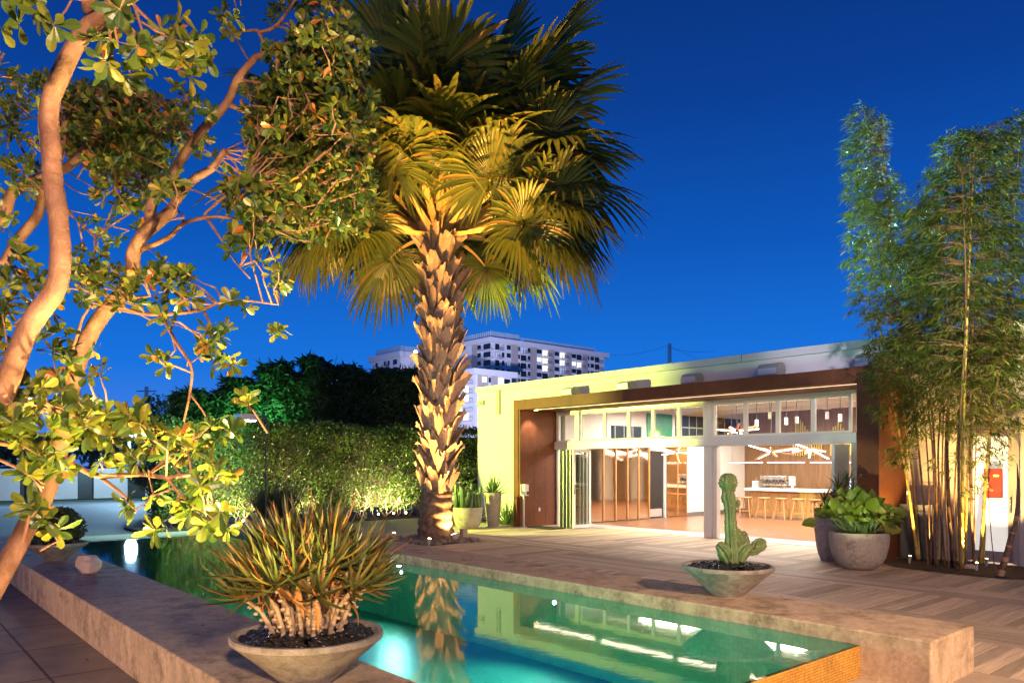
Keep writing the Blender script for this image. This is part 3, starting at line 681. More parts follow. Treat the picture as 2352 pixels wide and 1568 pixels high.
for px, py, Y, lb in ((1738,980,19.0,'left of the brass sculpture'),(1768,958,20.5,'over the brass sculpture'),(1806,975,19.5,'right of the upper window mullion by the sculpture'),(1830,972,20.5,'in the window right of the sculpture'),(1900,962,20.0,'in the last upper window, left'),(1930,968,19.2,'in the last upper window, right')):
    c = YP(px, py, Y); c.z = min(max(c.z, 2.6), 3.1); t = thing('can_pendant', c, 'small white can pendant '+lb, 'pendant light', 'white can pendants under the ceiling')
    MB().tube([c, c+Vector((0,0,.2))], .05, 14).build('can', M['white'], t); MB().tube([c+Vector((0,0,.2)), Vector((c.x,c.y,3.6))], .008, 5).build('rod', M['black'], t)
# ================================================================== BOWLS AND POTS
def bowl(c, r1, r0, h, label, mat='pot_dark', round_=False, name='planter_bowl', cat='planter', group=None, seed=0):
    c = Vector(c); th = .035*r1/.46
    if round_: prof = [(r0*.3,0),(r0,0),(r0+(r1-r0)*.42,h*.12),(r0+(r1-r0)*.74,h*.32),(r0+(r1-r0)*.95,h*.62),(r1,h*.86),(r1*.985,h),(r1*.985-th,h),(r1-th*1.2,h*.86),(r0*.9,h*.5),(.01,h*.5)]
    else: prof = [(r0*.3,0),(r0*.97,0),(r0,.012),(r0+(r1-r0)*.5,h*.48),(r1-.004,h-.035),(r1,h-.012),(r1-.008,h),(r1-th,h),(r1-th-.006,h-.01),(r0*.9,h*.35),(.01,h*.3)]
    ph = seed*1.3
    mb = MB().lathe(prof, c, 56, wob=lambda a, z: .006*math.sin(3*a+ph)+.004*math.sin(7*a+z*9+ph))
    o = mb.build(name, M[mat], smooth=True, org=c)
    for p in o.data.polygons: pass
    try: o.data.set_sharp_from_angle(angle=R(38))
    except Exception: pass
    return tag(o, label, cat, group)
def pebble_bed(c, r, z, n, size, mat, label, dome=.05):
    pts = []
    for _ in range(n):
        a = rng.uniform(0, 2*PI); q = r*math.sqrt(rng.random()); pts.append((c[0]+q*math.cos(a), c[1]+q*math.sin(a), z+dome*(1-(q/r)**2)+rng.uniform(0,.02)))
    return pebbles('pebbles', pts, size, M[mat], label, 'pebbles')
# aloe bowl
AC = Vector((-4.43, 2.14, CZ)); bowl(AC, .468, .16, .315, 'large grey concrete cone bowl in the foreground holding the spiky aloe', seed=1)
pebble_bed(AC, .41, CZ+.27, 520, .03, 'pebble_black', 'polished black pebbles filling the foreground aloe bowl', .05)
CC = Vector((-4.50, 6.84, CZ)); bowl(CC, .465, .16, .32, 'grey stained concrete cone bowl holding the cactus on the right pool wall', seed=2)
pebble_bed(CC, .41, CZ+.275, 420, .032, 'pebble_black', 'polished black pebbles filling the cactus bowl', .05)
DC = Vector((-12.45, 2.16, CZ)); bowl(DC, .40, .13, .25, 'small concrete cone bowl with a clipped bush, far along the left pool wall', seed=3)
tag(MB().lathe([(.36,.19),(.2,.2),(.01,.2)], DC, 24, close=False).build('soil', M['soil'], org=DC), 'dark soil in the clipped bush bowl', 'soil', kind='stuff')

# ------------------------------------------------------------------ aloe
def spiky_leaf(mb, p, d, up, L, Wd, curve, teeth=True, m=0, twist=0):
    p = Vector(p); d = Vector(d).normalized(); s = d.cross(up)
    if s.length < 1e-3: s = d.orthogonal()
    s.normalize(); n = s.cross(d); K = 9; b0 = len(mb.v); pts = []; c = p.copy(); dd = d.copy(); st = L/(K-1)
    for i in range(K):
        t = i/(K-1); w = Wd*.5*(1-t)**.75*(1 if t > .05 else .8); nn = s.cross(dd).normalized()
        pts.append((c.copy(), w, nn)); mb.v += [tuple(c+s*w+nn*w*.5), tuple(c+nn*w*.05), tuple(c-s*w+nn*w*.5), tuple(c-nn*w*.55)]
        c = c+dd*st; dd = (dd+n*curve*st/L).normalized()
    for i in range(K-1):
        a = b0+4*i
        for q in ((0,1,5,4),(1,2,6,5),(2,3,7,6),(3,0,4,7)): mb.f.append(tuple(a+x for x in q)); mb.m.append(m)
    if teeth:
        for i in range(K-2):
            for h in (.0, .33, .66):
                a, w0, n0 = pts[i]; b_, w1, n1 = pts[i+1]; c_ = a.lerp(b_, h); w_ = w0+(w1-w0)*h; e = dd*.0
                for sg in (1, -1):
                    q = c_+s*sg*w_+n0*w_*.5; k = len(mb.v); tl = .35*w_+.0025
                    mb.v += [tuple(q-d*.003), tuple(q+d*.004), tuple(q+s*sg*tl+d*.003)]; mb.f.append((k,k+1,k+2)); mb.m.append(m)
alo = thing('aloe_plant', AC+Vector((0,0,.28)), 'large spiky aloe with pale bare stems and reddish green toothed leaves in the foreground bowl', 'aloe')
lv, stm = MB(), MB()
heads = []
for k in range(54):
    a = k*2.39996; q = math.sqrt((k+.5)/54); heads.append((a, q))
for a, q in heads:
    foot = AC+Vector((math.cos(a)*.2*q, math.sin(a)*.2*q, .29))
    hz = .31+.24*(1-q**2)+rng.uniform(-.07,.1); rr = .42*q+rng.uniform(-.03,.03)
    head = AC+Vector((math.cos(a)*rr, math.sin(a)*rr, .29+hz)); mid = foot.lerp(head, .55)+Vector((math.cos(a)*-.03, math.sin(a)*-.03, .02)) 
    pts = [foot, foot.lerp(mid,.5), mid, mid.lerp(head,.5), head]
    stm.tube(pts, [.016,.015,.014,.013,.012], 8, jit=.12)
    for z in range(1, 7):
        t = z/7; c = foot.lerp(head, t)
        stm.ell(c+Vector((rng.uniform(-.006,.006), rng.uniform(-.006,.006), 0)), (.0165,.0165,.012), None, 8, 5)
    ax = (Vector((math.cos(a)*q*.9, math.sin(a)*q*.9, 1))).normalized(); x = ax.orthogonal().normalized(); y = ax.cross(x)
    nl = rng.randint(13, 17)
    for i in range(nl):
        b_ = i*2.4+a; th = R(12+72*(1-i/nl)+rng.uniform(-8,8)); o_ = x*math.cos(b_)+y*math.sin(b_)
        d = ax*math.cos(th)+o_*math.sin(th); L = rng.uniform(.22,.35)*(1.0 if i > 2 else .85)
        spiky_leaf(lv, head-ax*.05*(1-i/nl), d, ax, L, rng.uniform(.027,.037), rng.uniform(.0,.8))
    for i in range(rng.randint(1, 3)):   # dead hanging leaves
        b_ = rng.uniform(0, 6.28); o_ = x*math.cos(b_)+y*math.sin(b_)
        if q > .45: spiky_leaf(lv, head-ax*.1, o_*.8-ax*.35, ax, rng.uniform(.16,.26), .03, -1.1, True, 1)
lv.build('leaves', [M['aloe'], foliage('dry aloe leaf', [(0,(.26,.1,.02)),(1,(.42,.19,.05))], .6, 0)], alo); stm.build('stems', M['aloe_stem'], alo, smooth=True)

# ------------------------------------------------------------------ cactus (crested column)
S = PXM(7.88)
def cp(px, py, dz=0): v = W(px, py, 7.88+dz); return v
def z4(x, y): return ((2400+x/2.6137)/1.6327, (1700+y/2.6137)/1.6327)
cac = thing('cactus', CC+Vector((0,0,.28)), 'tall lumpy green columnar cactus with crested lobes in the pool side bowl', 'cactus')
def lobe(path, widths, ribs=7, rib=.22, flat=1, dz=0):
    pts = [cp(*z4(*p), dz) for p in path]; rad = [w*S/2.6137/1.6327/2 for w in widths]
    P2, R2 = [], []
    for i in range(len(pts)-1):
        for k in range(4):
            t = k/4; P2.append(pts[i].lerp(pts[i+1], t)); R2.append((rad[i]*(1-t)+rad[i+1]*t)*(1+.06*math.sin(i*4+k*2.1)))
    P2.append(pts[-1]); R2.append(rad[-1])
    t = (P2[-1]-P2[-2]).normalized(); r = R2[-1]
    for q in (.35, .7, .95): P2.append(pts[-1]+t*r*q*.8); R2.append(r*math.sqrt(1-q*q)+.001)
    mb = MB().tube(P2, R2, 42, ribs=ribs, rib=rib)
    if flat != 1:
        c = pts[0]; vs = []
        for v in mb.v:
            v = Vector(v)-c; k = v.dot(FW); vs.append(tuple(c+v-FW*k*(1-flat)))
        mb.v = vs
    return mb, P2, R2
body = MB(); sp = MB()
for path, widths, kw in (
  ([(905,1075),(905,960),(900,850),(890,700),(885,600),(880,500),(868,430),(862,390)], [130,118,110,100,92,96,118,100], {}),
  ([(862,400),(868,345),(865,290),(866,245)], [96,125,165,140], dict(ribs=9, rib=.16)),
  ([(850,290),(822,262),(812,248)], [88,70,48], dict(ribs=6)), ([(885,290),(906,252),(916,240)], [80,66,44], dict(ribs=6)),
  ([(840,470),(824,425),(822,405)], [60,56,38], {}), ([(915,490),(948,500),(958,468)], [48,62,44], {}),
  ([(880,1060),(850,980),(815,930),(785,905)], [96,140,130,84], dict(ribs=8)), ([(830,1060),(815,1020),(798,1000)], [76,82,56], {}), ([(880,1060),(858,1000),(846,930),(838,905)], [72,92,84,54], {}),
  ([(905,1060),(930,1020),(935,1000)], [84,88,58], {}), ([(960,1050),(990,985),(1020,935),(1060,905)], [98,124,116,82], {}), ([(1000,990),(1060,945),(1120,935),(1180,890),(1192,858)], [76,96,104,114,80], dict(ribs=8)),
  ([(1120,940),(1142,880),(1155,848)], [62,72,44], {}),
  ([(970,960),(968,880),(955,800),(945,755)], [84,98,102,62], {}), ([(985,930),(1010,850),(1015,790),(1012,772)], [72,92,70,44], {}), ([(1010,900),(1045,860),(1050,828)], [62,64,38], {})):
    mb, P2, R2 = lobe(path, widths, dz=rng.uniform(-.04,.04), **kw); body.add(mb.v, mb.f)
    for p, r in zip(P2[1:], R2[1:]):
        for k in range(2):
            a = rng.uniform(0,6.28); d = RT*math.cos(a)-FW*abs(math.sin(a)); q = p+d*r*1.08; sp.ell(q, (.0035,)*3, None, 5, 4)
            sp.tube([q, q+d*.014+Vector((0,0,rng.uniform(-.008,.008)))], [.0012,.0004], 4)
body.build('body', M['cactus'], cac, smooth=True); sp.build('spines', M['spine'], cac)

# ------------------------------------------------------------------ clipped bush in far bowl
bs = thing('clipped_bush', DC+Vector((0,0,.2)), 'dark clipped bush in the far bowl on the left pool wall', 'shrub')
b_ = MB(); b_.ell(DC+Vector((0,0,.42)), (.30,.30,.25), None, 14, 9, jit=.1); b_.build('inner_branches', M['hedge_core'], bs)
f = MB(); n = 2600; u = unit(n); u[:,2] = np.where(u[:,2] < -.6, -u[:,2], u[:,2]); r = np.array([.335,.335,.285]); lump = 1+.1*np.sin(u[:,0]*9+1)*np.sin(u[:,1]*8)*np.sin(u[:,2]*7+2)
pos = np.array(DC+Vector((0,0,.44)))+u*r*lump[:,None]*nr.uniform(.86,1.05,(n,1)); cloud(f, pos, u+unit(n)*.9, unit(n), nr.uniform(.03,.05,n), .026, 'small', .1)
f.build('foliage', M['dark_leaf'], bs)
# rock
rk = G(205, 1316, CZ); q = MB(); q.ell(rk+Vector((0,0,.115)), (.17,.12,.125), Matrix.Rotation(.5,3,'Z')@Matrix.Rotation(.35,3,'Y'), 8, 6, jit=.16)
tag(q.build('rock', M['rock'], org=rk), 'pale pinkish angular rock on the left pool wall', 'rock')

# ------------------------------------------------------------------ pots on the deck
bp = Vector((-5.86, 12.76, 0)); bowl(bp, .475, .24, .62, 'large round concrete pot with bright green ruffled leaves near the bamboo', 'pot', True, 'planter_pot', seed=4)
bl = thing('ruffled_leaf_plant', bp+Vector((0,0,.5)), 'lush bright green round leaved plant overflowing the round pot by the bamboo', 'plant')
f, stx = MB(), MB(); n = 125; P_, D_, N_ = [], [], []
for k in range(n):
    a = k*2.39996; q = math.sqrt((k+.5)/n); rr = .60*q; hh = .62+.62*math.sqrt(max(0,1-(q*.92)**2))*rng.uniform(.72,1.05)
    o_ = Vector((math.cos(a), math.sin(a), 0)); p = bp+o_*rr*rng.uniform(.8,1.0)+Vector((0,0,hh)); out = (o_*(.35+q)+Vector((0,0,.9*(1-q)+.15))).normalized()
    nrm = (o_*(.6+q*.6)-FW*.4+Vector((0,0,.3))+Vector([rng.gauss(0,.42) for _ in range(3)])).normalized(); d = (Vector((0,0,1))-nrm*nrm.z+Vector([rng.gauss(0,.3) for _ in range(3)])+o_*.15).normalized()
    if q > .86: d = (o_+Vector((0,0,rng.uniform(-.2,.7)))).normalized(); nrm = (Vector((0,0,.8))+o_*.5-FW*.3).normalized()
    P_.append(p-d*.12); D_.append(d); N_.append(nrm); stx.tube([bp+o_*.2*q+Vector((0,0,.55)), p-d*.1-nrm*.03, p-d*.07], [.007,.005,.004], 5)
for px, py, r_ in ((2062,1176,.3),(2048,1214,.3),(1885,1200,.3),(1990,1236,.3)):
    p = W(px, py, 12.5); P_.append(p-RT*.1); D_.append(Vector(RT)*(1 if px > 1950 else -1)+Vector((0,0,rng.uniform(-.2,.2)))); N_.append(-FW+Vector((0,0,.7))); stx.tube([bp+Vector((0,0,.6)), p-RT*.1*(1 if px > 1950 else -1)], .005, 5)
def ruffled(mb, P_, D_, N_):
    for p, d, nn in zip(P_, D_, N_):
        p = Vector(p); d = Vector(d).normalized(); nn = Vector(nn); s = d.cross(nn).normalized(); nn = s.cross(d); L = rng.uniform(.2,.33); Wd = L*rng.uniform(.7,.9)*.5
        K, A = 7, 4; b0 = len(mb.v); ph = rng.uniform(0,6)
        for i in range(K):
            t = i/(K-1); w = Wd*(math.sin(PI*min(1,t*.86+.14))**.55); c = p+d*L*t-nn*.12*L*t*t
            for j in range(-A, A+1):
                u_ = j/A; vein = .012*(1 if (i+j) % 2 else -1)*abs(u_)+.02*math.sin(j*2.1+i*1.9+ph)*u_*u_
                mb.v.append(tuple(c+s*w*u_-d*abs(u_)*L*.12*(1-t)+nn*(w*.28*u_*u_+vein)))
        n_ = 2*A+1
        for i in range(K-1):
            for j in range(n_-1): a = b0+i*n_+j; mb.f.append((a,a+1,a+n_+1,a+n_)); mb.m.append(0)
ruffled(f, P_, D_, N_); f.build('foliage', M['bigleaf'], bl, smooth=True); stx.build('stems', M['agave'], bl)
tp = G(1910, 1286); bowl(tp, .30, .18, .95, 'tall grey concrete pot half hidden behind the round leafy pot', 'pot', True, 'planter_pot', seed=6)
dr = thing('dracaena', tp+Vector((0,0,.9)), 'spiky dark green dracaena rising from the tall pot before the bar', 'plant')
f, stx = MB(), MB()
for px, py in ((1893,1152),(1925,1122),(1947,1110),(1905,1175),(1940,1150),(1960,1135),(1915,1150)):
    h = W(px, py, (tp-Vector((0,0,0))).dot(FW)); stx.tube([tp+Vector((0,0,.85)), tp.lerp(h,.6)+Vector((0,0,.3)), h], [.02,.018,.014], 7)
    for i in range(30):
        th = R(8+100*(1-i/30)+rng.uniform(-8,8)); b_ = i*2.4; d = Vector((math.sin(th)*math.cos(b_), math.sin(th)*math.sin(b_), math.cos(th)))
        cloud(f, [h], [d], [Vector((0,0,1))+d*.1+Vector((.01,.02,0))], rng.uniform(.3,.44), .026, 'blade', rng.uniform(.1,.5), .3)
f.build('foliage', foliage('dracaena leaf', [(0,(.03,.05,.015)),(1,(.08,.11,.03))], .4, .1), dr); stx.build('stems', M['twig'], dr)
# by the palm
rp_ = Vector((-16.52, 12.66, 0)); bowl(rp_, .405, .25, .58, 'round concrete pot of slim cacti just right of the palm', 'pot', True, 'planter_pot', seed=7)
cl = thing('cactus_cluster', rp_+Vector((0,0,.5)), 'cluster of slim upright green cacti in the round pot by the palm', 'cactus')
q = MB()
for k in range(34):
    a = k*2.4; rr = .36*math.sqrt((k+.5)/34); c = rp_+Vector((rr*math.cos(a), rr*math.sin(a), .45)); h = rng.uniform(.25,.62) if k % 3 else rng.uniform(.5,.75); ln = Vector((rng.uniform(-.06,.06), rng.uniform(-.06,.06), 0)); r = rng.uniform(.028,.045)
    mb = MB().tube([c, c+ln*.5+Vector((0,0,h*.5)), c+ln+Vector((0,0,h)), c+ln+Vector((0,0,h+.03)), c+ln+Vector((0,0,h+.045))], [r*.9, r, r*.95, r*.7, r*.2], 20, ribs=5, rib=.2); q.add(mb.v, mb.f)
q.build('stems', M['agave'], cl, smooth=True)
f = MB()
for k in range(26):
    a = rng.uniform(0,6.28); c = rp_+Vector((.3*math.cos(a), .3*math.sin(a), .58)); rosette(f, c, (math.cos(a)*.6, math.sin(a)*.6, 1), 9, .09, .03, 'blade', (20,90))
f.build('small_rosettes', M['agave'], cl)
tq = Vector((-16.63, 13.64, 0)); 
def tallpot(c, r1, r0, h, label):
    mb = MB().lathe([(r0*.4,0),(r0,0),(r0+(r1-r0)*.55,h*.45),(r1*.98,h*.85),(r1,h),(r1-.035,h),(r1-.05,h-.05),(.01,h-.06)], c, 40); o = mb.build('planter_pot', M['pot'], smooth=True, org=c)
    o.data.set_sharp_from_angle(angle=R(38)); return tag(o, label, 'planter')
tallpot(tq, .25, .165, .96, 'tall tapered concrete pot with an agave by the rust portal')
def agave(name, c, n, L, Wd, label, spread=(8,88), mat='agave', curve=(.1,.5), cat='plant'):
    f = MB(); c = Vector(c)
    for i in range(n):
        th = R(spread[0]+(spread[1]-spread[0])*(1-i/n)+rng.uniform(-6,6)); b_ = i*2.4+1; d = Vector((math.sin(th)*math.cos(b_), math.sin(th)*math.sin(b_), math.cos(th)))
        spiky_leaf(f, c, d, Vector((0,0,1))+Vector((.01,.013,0)), L*rng.uniform(.75,1.1), Wd*rng.uniform(.8,1.1), rng.uniform(*curve), False)
    return tag(f.build(name, M[mat], org=c), label, cat)
agave('agave', tq+Vector((0,0,.9)), 30, .62, .085, 'green agave with upright pointed leaves in the tall tapered pot')
for px, py, L, lb in ((1163,1204,.85,'green sword leaved clump on the ground against the rust post'),(1176,1200,.7,'green sword leaved clump partly behind the rust post'),(1096,1196,.55,'low green clump between the round cactus pot and the tall pot')):
    c = G(px, py); agave('sword_plant', c, 26, L, .05, lb, (4,60), curve=(-.5,.1))

# ------------------------------------------------------------------ palm
PD = 17.55; PXs = PXM(PD)
pb = Vector((-14.44, 10.13, -.03)); palm = thing('palm_tree', pb, 'tall fan palm with a criss-cross of old leaf bases on its orange lit trunk', 'palm')
ax_px = [(1000,1242),(1001,1190),(1003,1130),(1006,1050),(1009,950),(1011,850),(1012,750),(1012,680),(1010,600),(1008,540),(1006,500)]
axis = [W(a, b, PD) for a, b in ax_px]; rad = [v*PXs for v in (43,40,36,34,36,38,38,37,34,30,22)]
def on_axis(z):
    for i in range(len(axis)-1):
        if axis[i+1].z >= z: 
            t = (z-axis[i].z)/(axis[i+1].z-axis[i].z); return axis[i].lerp(axis[i+1], max(0,t)), rad[i]*(1-t)+rad[i+1]*t
    return axis[-1], rad[-1]
P2, R2 = [], []; z = -.03
while z < 6.9:
    c, r = on_axis(z); P2.append(c); ring = .05*abs(math.sin(z*17+math.sin(z*5)))**1.5 if z < 1.2 else 0
    R2.append(r*(.93+ring*1.6 if z < 1.2 else .82)); z += .035 if z < 1.3 else .15
mb = MB().tube(P2, R2, 36, jit=.02); mb.build('trunk', M['palm_bark'], palm, smooth=True)
def prong(mb, c, out, tan, r, lean, L, Wd, flare, z0):
    K = 6; b0 = len(mb.v); th = .05
    for i in range(K):
        t = i/(K-1); w = Wd*(.62-.2*t+.12*math.sin(t*3))*(1-.12*t)
        p = c+Vector((0,0,z0+L*t*.86))+tan*(lean*L*t)+out*(r+.015+flare*t**1.7)
        for j in range(5):
            u = (j-2)/2; k = rng.uniform(-.012,.012)+(rng.uniform(-.09,.06) if i == K-1 else 0)
            q = p+tan*(w*u)-out*(w*w*u*u*.9)+Vector((0,0,k)); mb.v.append(tuple(q)); 
    m0 = len(mb.v)
    for i in range(K):
        for j in range(5):
            v = Vector(mb.v[b0+i*5+j]); mb.v.append(tuple(v-out*th*(1-.5*i/K)))
    for i in range(K-1):
        for j in range(4):
            a = b0+i*5+j; mb.f.append((a,a+1,a+6,a+5)); b_ = m0+i*5+j; mb.f.append((b_,b_+5,b_+6,b_+1)); mb.m += [0,0]
        for j in (0, 4):
            a = b0+i*5+j; b_ = m0+i*5+j; mb.f.append((a,a+5,b_+5,b_) if j == 0 else (a,b_,b_+5,a+5)); mb.m.append(0)
    for j in range(4): a = b0+(K-1)*5+j; b_ = m0+(K-1)*5+j; mb.f.append((a,a+1,b_+1,b_)); mb.m.append(0)
nb = 96
for k in range(nb):
    z = 1.0+5.85*(k/nb); c, r = on_axis(z); a = k*2.39996; out = Vector((math.cos(a), math.sin(a), 0)); tan = Vector((-math.sin(a), math.cos(a), 0)); c = Vector((c.x, c.y, z)); s_ = 1 if z > 1.6 else .8
    mb = MB()
    for sg in (-1, 1): prong(mb, c, out, tan, r*.84, sg*rng.uniform(.25,.7), s_*rng.uniform(.5,.78), s_*rng.uniform(.2,.3), rng.uniform(.06,.24), rng.uniform(-.08,.12))
    mb.build('leaf_base', M['boot'], palm)
CR = W(1007, 530, PD)
def frond(d0, Lp, bend, Lb, Wf=1.0, seed=0, nseg=46, span=150, droop=.25, roll=0, AO=None, NO=None):
    r_ = random.Random(seed); d0 = Vector(d0).normalized(); rad0 = Vector((d0.x, d0.y, 0)); rad0 = rad0.normalized() if rad0.length > .05 else Vector((1,0,0))
    N = 9; p = CR+rad0*.2+Vector((0,0,-.15)); d = d0.copy(); pts = [p.copy()]; axr = d0.cross(Vector((0,0,1)))
    axr = axr.normalized() if axr.length > .05 else RT.copy()
    for i in range(N-1):
        d = Matrix.Rotation(-bend*.55/(N-1), 3, axr)@d; p = p+d*Lp/(N-1); pts.append(p.copy())
    mb = MB(); n0 = axr.cross(d0).normalized()
    for i in range(N):
        t = i/(N-1); w = .085*(1-t)**1.2+.026; dd = (pts[min(i+1,N-1)]-pts[max(0,i-1)]).normalized(); s = dd.cross(n0).normalized(); n_ = s.cross(dd)
        mb.v += [tuple(pts[i]+s*w+n_*w*.3), tuple(pts[i]+n_*w*.0), tuple(pts[i]-s*w+n_*w*.3), tuple(pts[i]-n_*w*.55)]
    for i in range(N-1):
        for q in ((0,1,5,4),(1,2,6,5),(2,3,7,6),(3,0,4,7)): mb.f.append(tuple(4*i+x for x in q)); mb.m.append(0)
    H = pts[-1]; A = Matrix.Rotation(-bend*.45, 3, axr)@d; n = axr.cross(A).normalized(); 
    if roll: axx = Matrix.Rotation(roll, 3, A); n = axx@n
    if AO is not None: A = AO.normalized(); n = (NO-A*NO.dot(A)).normalized()
    s = A.cross(n)
    if n.z < 0 and abs(n.z) > .3: pass
    for k in range(nseg):
        th = R(-span+2*span*(k+.5)/nseg); dl = R(2*span/nseg)/2*1.1; u = A*math.cos(th)+s*math.sin(th); v = s*math.cos(th)-A*math.sin(th)
        L = Lb*(.62+.38*math.cos(th*.55))*r_.uniform(.9,1.06); hub = H+A*.12*max(0,math.cos(th)); b0 = len(mb.v); fuse = .64
        ts = (.03,.2,.4,.64,.78,.9,1.0); dr_ = droop*r_.uniform(.6,1.5); tw = r_.uniform(-.25,.25)
        if r_.random() < .05: L *= .6
        for t in ts:
            w = math.tan(dl)*L*t if t < fuse else math.tan(dl)*L*fuse*(1-((t-fuse)/(1-fuse))**1.5*.85)
            side = math.sin(th); c = hub+u*L*t-n*(side*side*.22*L*t)-n*(.10*L*t*t)+Vector((0,0,-1))*dr_*L*max(0,t-.35)**2*2.2
            vv = v+n*tw*max(0,t-fuse)*3; pl = .25*w+.004
            mb.v += [tuple(c+vv*w), tuple(c+n*pl), tuple(c-vv*w)]
        for i in range(len(ts)-1):
            a = b0+3*i; mb.f += [(a,a+1,a+4,a+3),(a+1,a+2,a+5,a+4)]; mb.m += [1,1]
    return mb.build('frond', [M['petiole'], M['frond']], palm)
T_ = -FW; U_ = Vector((0,0,1))
def spec(rx, up, tw, **k):
    v = RT*rx+U_*up+T_*tw; frond(v, v.length, **k)
def hub(px, py, tw, **k):
    v = W(px, py, PD-tw)-CR+Vector((0,0,.15)); frond(v, v.length-.2, **k)
for px, py, tw, lb, sd in ((1125,405,1.6,1.5,1),(905,372,1.5,1.4,2),(1028,170,1.2,1.6,3),(1150,235,1.1,1.5,4),(960,250,1.3,1.4,5),(1040,330,1.0,1.4,6),(1235,330,1.2,1.5,7),(1260,470,1.3,1.4,8),(800,480,1.3,1.4,9),(1200,520,1.5,1.1,10),(850,520,1.4,1.1,11)):
    e_ = (px-1007)/250; hub(px, py, tw, bend=R(1), Lb=lb, seed=200+sd, droop=.2, span=168, nseg=56, AO=U_+RT*.45*e_+T_*.6, NO=-T_+U_*.75-RT*.3*e_)
if 0: spec(1.2,1.15,1.9, bend=R(2), Lb=1.75, seed=1, droop=.15, span=168, nseg=54, AO=U_+RT*.15+T_*.75, NO=-T_+U_*1.0); spec(-1.0,1.5,1.8, bend=R(2), Lb=1.6, seed=2, droop=.15, span=168, nseg=54, AO=U_-RT*.1+T_*.75, NO=-T_+U_*1.0)
if 0: spec(.2,3.3,1.3, bend=R(2), Lb=1.7, seed=21, droop=.1, span=165, nseg=54, AO=U_+RT*.1+T_*.7, NO=-T_+U_*.9); spec(1.5,2.7,1.3, bend=R(2), Lb=1.7, seed=22, droop=.1, span=165, nseg=54, AO=U_+RT*.3+T_*.7, NO=-T_+U_*.9-RT*.2)
spec(2.5,1.4,.6, bend=R(32), Lb=1.8, seed=41, droop=.25); spec(2.4,2.2,-.3, bend=R(25), Lb=1.8, seed=42, droop=.2); spec(2.1,3.0,.2, bend=R(18), Lb=1.9, seed=43, droop=.15); spec(2.5,1.1,1.0, bend=R(45), Lb=1.4, seed=44, droop=.3); spec(1.8,3.9,.3, bend=R(14), Lb=2.0, seed=45, droop=.12); spec(2.4,.9,-.2, bend=R(50), Lb=1.35, seed=46, droop=.3); spec(-2.8,1.6,.5, bend=R(30), Lb=1.9, seed=47); spec(-2.4,3.1,.2, bend=R(20), Lb=2.0, seed=48, droop=.15)
spec(.2,3.0,1.4, bend=R(10), Lb=1.7, seed=3, droop=.1); spec(1.5,2.9,.9, bend=R(15), Lb=1.8, seed=4, droop=.1)
spec(-.6,3.3,1.0, bend=R(10), Lb=1.8, seed=23, droop=.1); spec(.9,3.7,.2, bend=R(10), Lb=1.9, seed=24, droop=.1)
spec(2.0,.75,.5, bend=R(58), Lb=1.3, seed=5, droop=.3); spec(1.6,.55,1.0, bend=R(75), Lb=1.15, seed=6, droop=.3); spec(-1.9,.7,.6, bend=R(58), Lb=1.3, seed=7, droop=.3); spec(-1.4,.5,.9, bend=R(78), Lb=1.1, seed=8, droop=.3)
spec(2.2,1.2,.3, bend=R(45), Lb=1.65, seed=9); spec(-2.2,1.2,.2, bend=R(45), Lb=1.8, seed=10); spec(2.1,2.0,.9, bend=R(30), Lb=1.8, seed=11)
spec(2.5,1.1,-.4, bend=R(50), Lb=1.4, seed=31, droop=.3); spec(-2.4,.9,-.3, bend=R(55), Lb=1.4, seed=32, droop=.3); spec(.9,.5,-1.6, bend=R(70), Lb=1.1, seed=33, droop=.3)
for k in range(78):
    az = k*2.39996; e = R(86-70*((k+.5)/78)**1.1); hor = math.cos(e); v = RT*(hor*math.cos(az))-FW*(hor*math.sin(az))+U_*math.sin(e)
    if math.sin(az) > .55 and e < R(48): continue
    frond(v, rng.uniform(2.0,2.55), R(16)+(R(85)-e)*.62, rng.uniform(1.75,2.1)*(.6+.4*e/R(80)), seed=50+k, droop=.2+.25*(1-e/R(85)))
PP = [(rng.uniform(BED[0]+.05,BED[1]-.05), rng.uniform(BED[2]+.05,BED[3]-.05), rng.uniform(-.02,.04)) for _ in range(620)]
pebbles('pebbles', [p for p in PP if (Vector(p)-pb).length > .4], .06, M['pebble_grey'], 'grey river pebbles in the square bed around the palm', 'pebbles')
struct(MB().box(BED[0], BED[1], BED[2], BED[3], -.1, -.035).build('palm_bed', M['soil']))
wp = G(1065, 1233); tag(MB().box(wp.x-.07, wp.x+.07, wp.y-.07, wp.y+.07, -.02, .2).build('wood_post', M['deckwood_y'], org=wp, bevel=.01), 'short wooden stump post at the edge of the palm pebbles', 'post')

# ------------------------------------------------------------------ foreground tree
tree_base = W(-330, HY+EYE*F/3.2, 3.2); tree = thing('courtyard_tree', tree_base, 'smooth barked leaning tree with paddle shaped leaves framing the left of the photo', 'tree')
def limb(mb, pp, w0, w1=None, n=10, sub=4, wob=.03):
    P0 = [W(a, b, d) if not isinstance(a, Vector) else a for a, b, d in pp]; P_, R_ = [], []; N = len(P0)
    for i in range(N-1):
        p0, p1, p2, p3 = P0[max(0,i-1)], P0[i], P0[i+1], P0[min(N-1,i+2)]
        for k in range(sub):
            t = k/sub; P_.append(.5*((2*p1)+(p2-p0)*t+(2*p0-5*p1+4*p2-p3)*t*t+(3*p1-p0-3*p2+p3)*t*t*t))
    P_.append(P0[-1]); M_ = len(P_)
    for i in range(M_):
        t = i/(M_-1); d = (P_[i]-Vector((0,0,EYE))).dot(FW); R_.append((w0+(w1-w0)*t)*.5*d/F*(1+rng.uniform(-wob,wob)))
    mb.tube(P_, R_, n); return P_
tb = (tree_base,)
trk = MB(); skel = []
